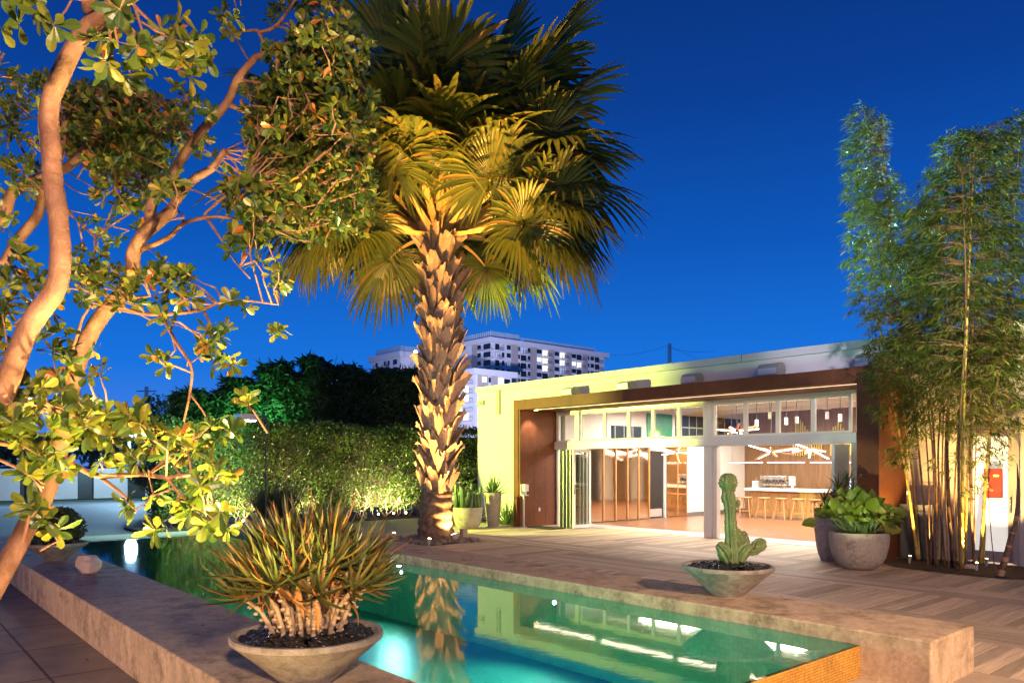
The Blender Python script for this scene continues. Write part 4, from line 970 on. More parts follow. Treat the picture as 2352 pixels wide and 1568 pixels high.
A_ = [(-210,1750,2.95),(-120,1250,2.8),(-40,1000,2.7),(7,905,2.65),(46,799,2.6),(81,729,2.6),(126,666,2.6),(139,595,2.6),(133,490,2.6),(122,420,2.6),(118,351,2.6),(114,246,2.6),(141,169,2.58),(190,77,2.55),(246,28,2.5),(300,-15,2.45),(380,-90,2.4)]
B_ = [(-180,1700,3.4),(-60,1440,3.55),(19,1291,3.7),(64,1205,3.8),(105,1130,3.85),(135,1030,3.9),(155,926,3.9),(176,841,3.95),(207,768,4.0),(242,715,4.0),(292,659,4.05),(306,623,4.1),(306,585,4.1),(327,543,4.1),(362,511,4.15),(400,480,4.2)]
skel += limb(trk, A_, 51, 36, 16, 6, .035); skel += limb(trk, B_, 48, 27, 16, 6, .035)
low = [(-330,2100,3.2),(-300,1950,3.15),(-210,1750,2.97)]; limb(trk, [(-330,2900,3.2),(-320,2300,3.15),(-210,1740,2.95)], 95, 70, 14); limb(trk, [(-330,2500,3.2),(-260,2000,3.3),(-180,1690,3.4)], 80, 62, 12)
skel += limb(trk, [(345,520,4.15),(351,460,4.15),(397,397,4.2),(450,316,4.2),(520,239,4.25),(545,183,4.2),(583,137,4.2),(592,130,4.2),(650,108,4.2),(720,60,4.2)], 25, 11, 10)
skel += limb(trk, [(380,497,4.2),(439,418,4.3),(488,386,4.3),(516,346,4.35)], 22, 14, 10)
skel += limb(trk, [(-60,560,4.4),(7,492,4.4),(25,446,4.4),(70,418,4.4),(151,386,4.4),(197,341,4.4),(260,253,4.4)], 31, 14, 10)
skel += limb(trk, [(10,610,4.5),(42,551,4.5),(88,492,4.5),(100,425,4.5),(137,351,4.5),(155,267,4.5),(185,235,4.5)], 25, 14, 10)
limb(trk, [(207,25,2.55),(203,-10,2.5),(206,-60,2.5)], 34, 26, 10)
br = MB()
for pp, a, b_ in (
 ([(600,125,4.2),(613,118,4.2),(595,77,4.2),(588,70,4.2),(555,72,4.2),(518,74,4.2)], 10, 5), ([(595,75,4.2),(630,63,4.2),(662,25,4.15),(690,-20,4.1)], 9, 6), ([(630,63,4.2),(651,64,4.15),(680,80,4.15)], 6, 4),
 ([(-40,1010,3.1),(49,1023,3.1),(112,1040,3.0),(169,1066,3.0),(225,1092,3.0),(322,1089,2.95),(382,1096,2.9),(440,1089,2.9)], 17, 9), ([(232,1096,3),(289,1141,2.95),(311,1178,2.95)], 9, 5), ([(382,1096,2.9),(427,1149,2.9),(480,1180,2.85)], 8, 4),
 ([(-40,1040,2.9),(10,1060,2.9),(60,1085,2.9),(100,1120,2.9)], 9, 5),
 ([(250,700,3.9),(302,715,3.8),(369,722,3.7),(457,713,3.65),(499,697,3.6),(560,690,3.6),(640,700,3.6)], 12, 4), ([(372,724,3.7),(404,785,3.65),(439,841,3.6),(436,904,3.6),(422,968,3.6)], 9, 5), ([(436,904,3.6),(470,950,3.6),(480,985,3.6)], 5, 3), ([(469,716,3.65),(481,743,3.6),(471,771,3.6),(450,800,3.6)], 7, 4),
 ([(325,574,4.1),(386,546,4),(421,514,3.9),(471,500,3.8),(520,500,3.8),(580,510,3.8)], 13, 5), ([(470,500,3.8),(474,488,3.8),(516,453,3.75),(560,430,3.75)], 8, 4), ([(474,500,3.8),(505,545,3.75),(540,600,3.75),(575,640,3.75)], 7, 3),
 ([(255,688,3.9),(300,684,3.8),(345,680,3.75)], 8, 5), ([(172,880,3.9),(160,830,3.9),(178,770,3.9),(190,730,3.9),(205,700,3.9),(215,610,3.9),(218,540,3.9)], 9, 4), ([(218,545,3.9),(260,515,3.9),(300,490,3.9)], 5, 3), ([(218,545,3.9),(170,500,3.9)], 5, 3),
 ([(-30,900,3.0),(60,925,3),(140,945,3),(210,965,3),(260,990,3)], 12, 5), ([(160,945,3.4),(230,940,3.3),(300,960,3.3),(350,980,3.3)], 8, 4), ([(292,-5,3.2),(330,35,3.2),(380,80,3.2)], 9, 5), ([(285,-30,3.2),(310,-10,3.2)], 9, 8),
 ([(520,239,4.25),(570,260,4.3),(620,300,4.3),(700,330,4.4)], 12, 5), ([(545,183,4.2),(600,190,4.3),(680,180,4.3)], 9, 4), ([(440,330,4.3),(410,280,4.4),(360,230,4.4)], 8, 4), ([(200,340,4.4),(260,380,4.5),(340,420,4.5)], 9, 4), ([(100,420,4.4),(60,360,4.5),(30,300,4.5)], 8, 4)):
    skel += limb(br, pp, a, b_, 7)
lf, tw = MB(), MB(); SK = np.array([list(p) for p in skel])
CL = [  # px, py, rx, ry, depth, coverage
 (60,45,65,55,2.5,.8),(95,70,35,45,2.4,.9),(270,110,60,65,2.55,1.3),(330,140,50,50,2.6,1.1),(410,110,75,75,2.7,1.1),(455,150,45,40,2.7,1.0),(385,60,40,40,2.8,.7),(500,55,40,40,3.6,.8),(290,20,18,20,2.4,.6),
 (60,215,80,55,4.3,1.1),(40,330,50,55,4.0,.8),(60,410,50,35,4.3,.6),(25,520,30,40,4.2,.4),(250,240,110,60,4.6,1.3),(240,330,90,70,4.6,1.5),(330,350,80,80,4.7,1.3),(370,240,70,50,4.5,.8),(290,440,85,45,4.7,.9),(440,270,50,50,4.5,.6),(455,350,40,50,4.6,.5),(250,520,70,35,4.5,.5),(350,440,40,25,4.5,.4),
 (400,450,42,45,3.3,1.1),(550,440,58,42,3.6,1.2),(600,480,45,45,3.7,1.2),(555,540,50,45,3.7,.7),(620,560,60,50,3.7,.9),(660,650,38,40,3.6,.6),(590,620,45,35,3.6,.5),
 (740,60,70,60,3.9,2.0),(690,290,110,120,4.5,2.2),(770,330,80,130,4.5,2.0),(700,420,100,80,4.5,1.8),(240,290,120,90,4.9,1.6),(340,300,90,80,4.9,1.4),(700,130,90,60,4.0,1.9),(790,130,60,60,4.1,1.7),(620,240,70,60,4.3,1.5),(700,230,100,80,4.3,2.3),(790,240,70,80,4.3,2.0),(640,330,80,70,4.3,2.0),(740,340,100,90,4.3,2.4),(810,370,50,90,4.3,1.6),(680,430,90,60,4.3,2.0),(780,450,80,60,4.3,1.8),(710,510,90,50,4.4,1.4),(810,500,45,40,4.4,1.0),(650,30,40,35,4.4,.6),(850,300,28,60,4.4,.8),(600,390,40,40,4.2,.9),
 (290,640,80,45,3.7,1.0),(230,670,60,45,3.8,1.2),(350,650,70,55,3.6,1.2),(420,640,50,50,3.5,1.1),(300,700,60,25,3.7,.8),(180,640,60,40,3.9,.8),
 (30,620,50,50,3.2,1.2),(60,690,60,50,3.3,1.2),(15,760,35,60,3.0,1.2),(140,770,55,35,3.4,1.0),(180,830,45,50,3.5,.9),(110,840,60,40,3.3,.8),(240,865,38,30,3.4,.8),(210,600,50,40,4.0,.4),
 (385,800,38,50,3.5,.6),(500,800,50,50,3.5,1.3),(530,840,35,30,3.5,.8),(480,760,40,30,3.5,.6),(638,762,26,26,3.5,1.0),(540,710,40,24,3.5,.8),(380,750,30,25,3.5,.3),
 (40,910,70,45,2.9,1.3),(110,930,80,45,3.0,1.3),(60,980,80,50,2.8,1.5),(170,960,80,50,3.0,1.4),(250,985,75,55,2.9,1.4),(320,990,60,45,3.0,1.2),(390,1000,60,50,3.1,1.1),(450,1020,55,40,3.1,1.0),(500,975,55,40,3.2,.8),(540,940,35,30,3.2,.7),(60,1050,75,40,2.7,1.0),(140,1060,70,35,2.8,.9),(110,1100,55,45,2.7,1.0),(230,1065,50,30,2.9,.7),(280,1050,40,30,2.9,.6),(345,1045,40,30,3,.6),
 (70,1165,45,35,2.6,.6),(115,1190,40,45,2.5,1.0),(320,1140,50,30,2.9,.9),(350,1185,50,35,2.9,1.0),(430,1120,60,35,2.85,1.0),(470,1060,50,35,3,.9),(500,1080,35,35,3,.7),(430,1180,40,28,2.8,.7),(510,1200,55,32,2.75,1.0),(475,1160,40,30,2.8,.7),
 (-120,600,120,300,3.2,.7),(-150,200,140,200,3.2,.7),(300,-150,260,110,3.2,.6),(700,-90,160,60,4.2,.9)]
for px, py, rx, ry, d, cov in CL:
    LL = .067 if d < 3.4 else (.062 if d < 4 else .056); cov *= .95 if d < 3.4 else (.85 if d < 4 else 1.15); leafpx = LL*1.05*F/d; n = max(2, int(cov*rx*ry/(leafpx*leafpx*.24))); cc = W(px, py, d); 
    i0 = np.argmin(((SK-np.array(cc))**2).sum(1)); near = Vector(SK[i0])
    nl_tw = 0
    for k in range(n):
        a = rng.uniform(0,6.28); q = math.sqrt(rng.random()); p = W(px+rx*q*math.cos(a), py+ry*q*math.sin(a), d+rng.gauss(0,.16)*(1+ (d > 4)))
        i1 = int(np.argmin(((SK-np.array(p))**2).sum(1))); nb_ = Vector(SK[i1]); away = (p-nb_); away = away.normalized() if away.length > .02 else Vector((0,0,1))
        axv = (away*.9+Vector((rng.gauss(0,.5), rng.gauss(0,.5), rng.gauss(.15,.5)))).normalized()
        rosette(lf, p, axv, rng.randint(6,10), LL, LL*.48, 'obovate', (25,105), rng.uniform(.05,.25), .2)
        if (p-nb_).length > .42: nb_ = p-axv*rng.uniform(.08,.2)+Vector((rng.gauss(0,.03), rng.gauss(0,.03), -.03))
        if rng.random() < .4:
            mid = p.lerp(nb_, .5)+Vector((rng.gauss(0,.03), rng.gauss(0,.03), rng.gauss(0,.03))); tw.tube([p+axv*.01, p.lerp(mid,.5)-axv*.01, mid, nb_], [.0025,.003,.004,.005], 5)
trk.add(br.v, br.f, 1); trk.build('trunk', [M['bark'], M['twig']], tree, smooth=True)
lf.add(tw.v, tw.f, 1); lf.build('foliage', [M['leaf'], M['twig']], tree)
# ================================================================== HEDGE
hg = thing('hedge', (-21.9, 10.5, 0), 'long clipped broad leaved hedge behind the palm, lit from below', 'hedge')
q = MB(); q.box(-22.6, -21.78, 6.45, 19.5, .35, 2.72); q.build('inner_branches', M['hedge_core'], hg)
f = MB(); n = 23000
def lump(y, z): return .07*np.sin(y*2.3+z*1.7)+.05*np.sin(y*5.1-z*3.2+1)+.04*np.sin(z*6+y)
y = nr.uniform(6.25, 19.5, n); z = 2.92*nr.uniform(.06, 1, n)**.9; keep = (z > .5) | (nr.uniform(0,1,n) < .55); y, z = y[keep], z[keep]; n = len(y)
x = -21.6+lump(y, z)+nr.normal(0, .07, n)-.25*np.clip(z-2.7, 0, 1); pos = np.stack([x,y,z], 1)
d = np.stack([nr.uniform(.1,1,n), nr.normal(0,.7,n), nr.normal(.25,.7,n)], 1); nn = np.stack([nr.uniform(.4,1,n), nr.normal(0,.5,n), nr.uniform(0,1,n)], 1)
cloud(f, pos, d, nn, nr.uniform(.06,.10,n), .05, 'small', .15)
n = 6000; pos = np.stack([nr.uniform(-22.7,-21.6,n), nr.uniform(6.3,19.5,n), 2.88+nr.normal(0,.06,n)], 1); pos[:,2] += lump(pos[:,1], pos[:,0]*2)
d = np.stack([nr.normal(0,.6,n), nr.normal(0,.6,n), nr.uniform(.3,1,n)], 1); cloud(f, pos, d, unit(n), nr.uniform(.07,.11,n), .055, 'small', .15)
n = 3500; pos = np.stack([nr.uniform(-22.7,-21.6,n), 6.3+nr.normal(0,.09,n), nr.uniform(.2,2.9,n)], 1); cloud(f, pos, unit(n)+[0,-.6,0], unit(n), nr.uniform(.06,.10,n), .05, 'small', .15)
f.build('foliage', M['hedge'], hg)
q = MB()
for k in range(90):
    y0 = rng.uniform(6.3, 17.1); p = Vector((-21.75+rng.uniform(-.1,.1), y0, 0)); pts = [p]
    for i in range(5): pts.append(pts[-1]+Vector((rng.uniform(-.03,.09), rng.gauss(0,.1), rng.uniform(.08,.24))))
    q.tube(pts, [.012,.011,.01,.008,.006,.004], 5)
q.build('stems', plain('hedge stem', (.4,.28,.18), .8, bmp=0), hg)
HP = 600
for i, (px, py, lb) in enumerate(((870,1190,'hedge uplight nearest the aloe tips'),(905,1190,'hedge uplight, second left of the palm trunk'),(933,1189,'hedge uplight directly left of the palm trunk'),(700,1200,'hedge uplight behind the aloe plant'),(560,1206,'hedge uplight near the dark rush clump'),(480,1206,'hedge uplight at the left part of the hedge'),(1060,1186,'hedge uplight hidden behind the palm pots'))):
    c = G(px, py); c = Vector((-20.95, XP(px, py, -20.95).y, 0.02)); t = thing('hedge_uplight', c, 'small bright '+lb, 'garden light', 'small uplights along the foot of the hedge')
    g = MB(); g.tube([c, c+Vector((0,0,.09))], .02, 8); g.tube([c+Vector((0,0,.09)), c+Vector((-.04,0,.16))], .04, 12); g.build('housing', M['black_metal'], t)
    MB().ell(c+Vector((.015,-.02,.165)), (.03,.03,.03), None, 10, 6).build('bulb', M['bulb_warm'], t)
    lamp('uplight_lamp', 'SPOT', c+Vector((.1,0,.2)), c+Vector((-.62,0,1.25)), HP, (1,.76,.42), .04, 140, .8, t)
# rush clump
rc = W(632, 1200, 20.8); rc.z = 0
tag(MB().lathe([(.2,0),(.3,.02),(.5,.26),(.52,.3),(.48,.3),(.02,.24)], rc, 32).build('planter_bowl', M['screw'], smooth=True, org=rc), 'dark bowl under the tall rush clump before the hedge', 'planter')
f = MB(); n = 900; a = nr.uniform(0,6.28,n); rr = .38*np.sqrt(nr.uniform(0,1,n)); pos = np.stack([rc.x+rr*np.cos(a), rc.y+rr*np.sin(a), np.full(n,.26)], 1)
d = np.stack([np.cos(a)*rr*1.3+nr.normal(0,.1,n), np.sin(a)*rr*1.3+nr.normal(0,.1,n), np.ones(n)], 1); cloud(f, pos, d, unit(n)*[1,1,.1], nr.uniform(.6,1.25,n), .014, 'blade', nr.uniform(-.2,.3,n))
tag(f.build('rush_clump', M['rush'], org=rc), 'tall dark rush clump standing before the hedge behind the aloe', 'plant')

# ================================================================== PALM AND GARDEN LIGHTS
def uplight(name, c, tgt, power, colr, label, ang=70, size=.05, group=None, emis='bulb_warm', r=.05, bl=.5):
    c = Vector(c); t = thing(name, c, label, 'garden light', group); d = (Vector(tgt)-c).normalized()
    g = MB(); g.tube([c+Vector((0,0,-.02)), c+Vector((0,0,.06))], .016, 8); g.tube([c+Vector((0,0,.06))-d*.02, c+Vector((0,0,.06))+d*.09], [r*.8, r], 14); g.build('housing', M['housing'], t)
    g = MB(); g.tube([c+Vector((0,0,.06))+d*.091, c+Vector((0,0,.06))+d*.096], r*.8, 12); g.build('lens', M[emis], t)
    lamp('lamp', 'SPOT', c+Vector((0,0,.06))+d*.11, tgt, power, colr, size, ang, bl, t); return t
ORANGE = (1,.50,.14)
uplight('palm_uplight', (W(1046,1066,17.15).x, W(1046,1066,17.15).y, .03), W(1004,1100,17.4), 700, (1,.46,.13), 'orange uplight among the pebbles at the foot of the palm', 105, .05, r=.09)
uplight('palm_uplight', (-13.62, 9.38, .0), W(1120,340,16.2), 5000, (1,.48,.1), 'small added orange uplight at the front corner of the palm pebbles', 72, .04, r=.045, bl=.9)  # added next to the foot light to warm trunk and crown
uplight('palm_uplight', (-12.7, 7.36, .0), W(1150,250,16.2), 12000, (1,.48,.1), 'added amber deck uplight hidden behind the right pool wall nearest the palm', 38, .04, r=.045, bl=.7)  # added lamp, hidden by the wall, lights the crown
uplight('palm_uplight', (-9.8, 7.36, .0), W(1090,190,16.0), 11000, (1,.48,.08), 'added golden deck uplight hidden behind the right pool wall aimed at the palm fans', 27, .04, r=.045)  # added out of sight to gild the palm fans
uplight('palm_uplight', (-10.4, 7.36, .0), W(1010,830,17.2), 1000, (1,.55,.27), 'added warm fill light hidden behind the right pool wall aimed at the palm trunk', 36, .04, r=.045)  # added fill for the trunk, concealed by the pool wall
uplight('palm_uplight', (-15.3, 9.55, .0), W(880,420,17.2), 6000, (1,.52,.12), 'small added orange uplight among the palm pebbles left of the trunk', 72, .04, r=.045, bl=.9)  # added to light the left skirt of the crown
# chartreuse wash on the facade
# added warm floodlight out of view, there to brighten the beige wall
uplight('added_wall_flood', (4.2, 10.2, 0), (-.8, 15.2, 1.6), 700, (1,.66,.46), 'added warm floodlight out of view on the deck, aimed at the beige wall', 70, .1)
# warm lamps behind the photographer
def post_lamp(c, tgt, power, colr, label, ang=80):
    c = Vector(c); t = thing('lamp_post', (c.x, c.y, 0), label, 'lamp post'); MB().tube([(c.x,c.y,0),(c.x,c.y,c.z+.05)], .03, 10).build('pole', M['black_metal'], t)
    d = (Vector(tgt)-c).normalized(); MB().tube([c-d*.12, c+d*.1], [.06,.09], 14).build('head', M['black_metal'], t); lamp('lamp', 'SPOT', c+d*.12, tgt, power, colr, .12, ang, .7, t)
post_lamp((.7,-.15,2.7), (-6.5,1.9,.3), 1900, (1,.68,.44), 'garden lamp post behind the photographer lighting the aloe bowl', 110)
post_lamp((1.6,2.2,4.4), (-6.8,15.2,4.75), 6500, (.92,.80,1.0), 'garden lamp post at the plaza edge aimed at the pavilion parapet', 17)
post_lamp((2.6,4.2,3.6), (-4.8,7.2,.0), 4000, (1,.64,.36), 'garden lamp post beside the plaza lighting the cactus bowl and deck', 74)
uplight('tree_uplight', W(430,1560,2.3)-Vector((0,0,W(430,1560,2.3).z)), W(300,560,3.9), 430, (1,.66,.24), 'orange uplight on the pavement under the leaning tree', 120, .06)
uplight('tree_uplight', G(60,1700)+Vector((0,0,.0)), W(40,700,2.7), 110, (1,.5,.22), 'orange uplight on the pavement at the foot of the leaning tree', 110, .05)
uplight('tree_uplight', Vector((-2.6, .9, 0)), W(640,330,4.3), 2100, (1,.80,.32), 'orange uplight on the pavement beside the pool wall', 75, .06)

# ================================================================== BAMBOO BY THE DOOR
def zz(x, y): return ((3200+x/1.742)/1.6327, (1300+y/1.742)/1.6327)
CULM = [ # base(z-coords), mid, top(disp px), width z px, gold, clump
 ((422,1395),(345,820),(2010,700),22,1,0), ((432,1390),(372,720),(1985,250),17,1,0), ((490,1440),(425,650),(2030,330),16,0,0), ((505,1420),(480,640),(2080,420),12,0,0), ((520,1430),(520,700),(2100,500),14,0,0),
 ((548,1440),(530,650),(2110,470),17,0,1), ((602,1440),(555,700),(2150,430),15,0,1), ((622,1455),(600,700),(2170,380),12,0,1), ((655,1450),(612,640),(2200,300),28,0,1), ((682,1440),(700,760),(2230,330),24,1,1),
 ((712,1455),(715,700),(2240,310),24,1,1), ((728,1420),(752,760),(2270,290),18,1,1), ((700,1470),(690,640),(2210,400),20,0,1), ((792,1440),(765,760),(2260,420),20,0,1), ((790,1430),(800,700),(2290,350),10,0,1), ((828,1420),(880,690),(2330,300),24,1,1), ((850,1410),(905,560),(2345,270),15,1,1), ((930,1500),(885,950),(2330,700),7,0,1), ((575,1425),(585,600),(2190,500),12,0,1), ((640,1425),(690,500),(2250,500),14,0,1)]
clumps = [thing('bamboo_clump', G(*zz(460,1410)), 'tall narrow bamboo clump against the rust portal with two golden culms', 'bamboo'), thing('bamboo_clump', G(*zz(700,1440)), 'dense bamboo clump in front of the frosted side door', 'bamboo')]
csk = [[], []]
for b0, m0, tp_, wd, gold, ci in CULM:
    p0 = G(*zz(*b0)); dep = p0.dot(FW); p1 = W(*zz(*m0), dep+rng.uniform(-.15,.15)); p2 = W(*tp_, dep+rng.uniform(-.4,.4)); pm = p1.lerp(p2, .5)+Vector((rng.gauss(0,.06), rng.gauss(0,.06), 0)); r = wd/1.742/1.6327*dep/F/2
    pts, rr = [], []; ctrl = [p0, p1, pm, p2]; nseg = 26
    for i in range(nseg+1):
        t = i/nseg*3; k = min(2, int(t)); u = t-k; a, b_, c_, d_ = ctrl[max(0,k-1)], ctrl[k], ctrl[k+1], ctrl[min(3,k+2)]
        p = .5*((2*b_)+(c_-a)*u+(2*a-5*b_+4*c_-d_)*u*u+(3*b_-a-3*c_+d_)*u**3); q_ = r*(1-.72*i/nseg)
        if i: pr_ = pts[-1]; pts += [pr_.lerp(p,.94), p.copy()]; rr += [q_*.97, q_*1.16]
        else: pts.append(p); rr.append(q_)
    pts2, rr2 = [], []
    for i, (p, q_) in enumerate(zip(pts, rr)):
        pts2.append(p); rr2.append(q_)
        if i and i % 2 == 0 and i < len(pts)-1: pts2.append(p.lerp(pts[i+1], .05)); rr2.append(q_*.86)
    MB().tube(pts2, rr2, 9).build('culm', M['culm_gold' if gold else 'culm_brown'], clumps[ci], smooth=True); csk[ci] += pts[6:]
BC = [(1992,285,48,50,1.1,0),(1985,350,52,60,1.3,0),(2000,430,62,60,1.4,0),(2000,520,66,60,1.3,0),(2010,600,72,60,1.3,0),(2000,680,62,50,1.0,0),(2050,740,70,55,1.2,0),(2065,810,80,50,1.3,0),(2050,870,65,45,1.2,0),(2060,935,60,45,.9,0),(2090,990,55,35,.6,0),(2075,1040,45,35,.6,0),(2100,700,60,70,1.2,0),(2085,620,60,60,1.1,0),(2040,470,60,50,.8,0),
 (2110,560,70,80,1.4,1),(2115,480,55,45,1.1,1),(2175,450,70,80,1.5,1),(2205,355,60,60,1.4,1),(2265,335,70,50,1.4,1),(2310,370,50,70,1.2,1),(2340,290,40,40,.9,1),(2200,560,90,85,1.7,1),(2290,470,80,90,1.6,1),(2310,610,70,110,1.6,1),(2160,670,95,80,1.7,1),(2240,720,100,80,1.7,1),(2325,760,55,90,1.5,1),(2130,790,90,60,1.5,1),(2220,830,105,65,1.6,1),(2315,860,55,80,1.4,1),(2140,890,85,50,1.2,1),(2240,910,90,50,1.2,1),(2310,950,55,50,1.0,1),(2140,970,70,40,.7,1),(2220,985,70,40,.8,1),(2290,1030,50,40,.6,1),(2200,1060,60,35,.35,1),(2240,1120,40,30,.25,1),(2270,1110,40,30,.2,1)]
for ci in (0, 1):
    f, tw = MB(), MB(); SKc = np.array([list(p) for p in csk[ci]])
    for px, py, rx, ry, cov, c_ in BC:
        if c_ != ci: continue
        n = int(cov*rx*ry/31)
        for k in range(n):
            a = rng.uniform(0,6.28); q = rng.random()**.6; p = W(px+rx*q*math.cos(a), py+ry*q*math.sin(a), 12.9+rng.gauss(0,.4)); i1 = int(np.argmin(((SKc-np.array(p))**2).sum(1))); nb_ = Vector(SKc[i1])
            o_ = p-nb_; o_.z *= .3; o_ = o_.normalized() if o_.length > .02 else RT; nl = rng.randint(5,8); x = o_.cross(Vector((0,0,1))).normalized()
            D, Pp = [], []
            for i in range(nl):
                th = R(-70+140*i/(nl-1)+rng.uniform(-12,12)); D.append(o_*math.cos(th)+x*math.sin(th)+Vector((0,0,rng.uniform(-.75,.15)))); Pp.append(p+o_*rng.uniform(-.05,.05)+Vector((0,0,rng.uniform(-.03,.03))))
            cloud(f, Pp, D, [Vector((rng.gauss(0,.3), rng.gauss(0,.3), 1)) for _ in D], nr.uniform(.11,.2,nl), nr.uniform(.017,.027,nl), 'blade', nr.uniform(.05,.4,nl))
            if (p-nb_).length < .9 and rng.random() < .5: tw.tube([p, p.lerp(nb_,.5)+Vector((0,0,.03)), nb_], [.0025,.004,.005], 4)
    f.add(tw.v, tw.f, 1); f.build('foliage', [M['bamboo_leaf'], M['culm_brown']], clumps[ci])
# young shoot with tan sheaths
sh = G(*zz(958,1500)); dep = sh.dot(FW); bst = thing('bamboo_shoot', sh, 'young leaning bamboo shoot with tan sheaths at the right end of the bed', 'bamboo')
path = [zz(958,1500),zz(985,1410),zz(1010,1330),zz(1030,1250),zz(1060,1160),zz(1075,1040),zz(1078,900),zz(1070,760)]; pp = [W(a, b, dep) for a, b in path]
MB().tube(pp, [.05,.048,.045,.043,.035,.028,.02,.006], 10).build('culm', M['culm_brown'], bst, smooth=True)
q = MB()
for i in range(5):
    a, b_ = pp[i], pp[i+1]; q.tube([a.lerp(b_,.04), a.lerp(b_,.4), a.lerp(b_,.72)], [.052-.005*i, .056-.005*i, .03-.003*i], 10)
q.build('sheath', M['sheath'], bst)
for i, (x, y_, lb) in enumerate(((368,1420,'below the left golden culms'),(805,1470,'in front of the main clump'),(870,1440,'just right of the clump front'))):
    c = G(*zz(x, y_)); uplight('spike_light', c, c+Vector((rng.uniform(-.25,.1), .55, 2.6)), (420,600,380)[i], (1,.62,.2), 'small stake uplight in the bamboo bed, '+lb, 85, .03, 'stake uplights in the bamboo bed', r=.026)
uplight('bamboo_flood', (-9.5, 16.6, 3.97), W(2080,420,13), 6500, (.45,1.0,.6), 'teal floodlight on the pavilion parapet aimed at the bamboo tops', 60, .06)
uplight('bamboo_flood', (1.5, 9.5, 0), W(2240,430,13), 7500, (1,.9,.42), 'added floodlight out of view on the deck aimed at the bamboo', 46, .1)  # added unseen flood that brightens the bamboo from the front
uplight('added_plant_flood', (-3.4, 7.45, 0), (-5.9, 12.8, 1.2), 1150, (.92,1,.5), 'small added deck light hidden behind the right pool wall aimed at the leafy pot', 13, .06, r=.03)  # added out of sight to brighten the leafy plant
tag(MB().ell(G(*zz(765,1455))+Vector((0,0,.04)), (.1,.07,.06), None, 8, 5, jit=.15).build('stone', M['rock'], org=G(*zz(765,1455))), 'small brown stone in the bamboo bed', 'rock')
wr = thing('wire_crate', Vector((-5.75, 14.95, 0)), 'dim wire crate standing behind the left bamboo culms', 'crate')
q = MB()
for k in range(5):
    q.box(-6.03+k*.14, -6.02+k*.14, 14.8, 14.81, .02, 1.02)
for k in range(8): q.box(-6.03, -5.46, 14.797, 14.807, .02+k*.14, .03+k*.14)
q.box(-6.03,-5.46,14.83,15.1,.02,1.0); q.build('panel', M['screw'], wr)

# ================================================================== BAMBOO GROVE BEHIND THE HEDGE
GR = [(445,956,75,75,'low bamboo at the left end of the grove, catching faint green light'),(545,937,75,85,'bamboo lit bright green by the added floodlight behind the hedge'),(640,906,75,90,'green tinted bamboo with a ragged top right of the floodlight'),(725,899,70,95,'tallest bamboo of the grove with a feathery leaning tip'),(810,909,70,85,'dark bamboo with drooping plume right of the tallest one'),(890,921,70,90,'very dark bamboo next to the palm trunk'),(960,911,60,80,'dark bamboo directly behind the palm trunk')]
for px, py, rx, ry, lb in GR:
    d = 29.5; c = W(px, 1066, d); c.z = 0; t = thing('grove_bamboo', c, lb, 'bamboo', 'dark bamboo grove beyond the hedge')
    q = MB()
    for k in range(8):
        o_ = Vector((rng.gauss(0,.35), rng.gauss(0,.35), 0)); tp_ = W(px+rng.uniform(-rx,rx)*.8, py-ry*rng.uniform(.5,1), d); q.tube([c+o_, c.lerp(tp_,.5)+o_, tp_], [.04,.03,.008], 6)
    q.build('culms', M['culm_brown'], t); f = MB(); n = 6500; P_ = np.zeros((n,3)); a = nr.uniform(0,6.28,n); r = np.sqrt(nr.uniform(0,1,n))
    yy = nr.uniform(0,1,n); top = py-ry; top += 14; hh = top+(1010-top)*yy**.8; wd_ = rx*(.35+.9*np.sqrt(yy))
    plume = np.sin(hh*.11+px)*12*(1-yy)
    for i in range(n): P_[i] = W(px+plume[i]+wd_[i]*math.cos(a[i])*r[i], hh[i], d+r[i]*math.sin(a[i])*1.1)
    cloud(f, P_, unit(n)*[1,1,.7]-[0,0,.35], unit(n)+[0,0,.6], nr.uniform(.2,.4,n), .075, 'blade', .3); f.build('foliage', M['grove_leaf'], t)
# floodlight before the hedge, on a pole added to carry the facade light
fl = W(570,965,18.9); t = thing('street_floodlight', (fl.x,fl.y,0), 'box shaped floodlight on an added slim pole, glowing above the hedge line', 'street light')
MB().tube([(fl.x+.32,fl.y+.32,0),(fl.x+.32,fl.y+.32,fl.z+.1)], .024, 10).build('pole', M['black_metal'], t); MB().box(fl.x-.26,fl.x+.2,fl.y-.26,fl.y+.2,fl.z-.0,fl.z+.16).build('head', M['alu'], t, bevel=.02)
MB().box(fl.x-.2,fl.x+.14,fl.y-.2,fl.y+.14,fl.z-.02,fl.z-.001).build('lens', M['bulb_cool'], t)
lamp('flood_lamp', 'SPOT', (fl.x-.1,fl.y,fl.z-.08), (fl.x-6,fl.y-2.5,.5), 1500, (.5,1,.78), .1, 110, .7, t)
lamp('facade_lamp', 'SPOT', (fl.x+.05,fl.y+.25,fl.z+.05), (-15.0,15.2,3.0), 6600, (.87,1.0,.16), .008, 66, .12, t)
_L = Vector((fl.x+.05,fl.y+.25,fl.z+.05)); _d = (Vector((-11.5,15.2,3.0))-_L).normalized(); _r = _d.cross(Vector((0,0,1))).normalized(); MB().obox(_L+_d*.16+_r*.1, _r, _d, Vector((0,0,1)), .1, .003, .16).build('added_beam_flap', M['black_metal'], t)  # plate added to cut off the right edge of the facade light
post_lamp((W(572,1066,27).x, W(572,1066,27).y, 2.5), W(600,930,30), 1500, (.2,1,.42), 'added unseen green floodlight on a short post behind the hedge', 125)  # added hidden lamp that tints the grove green
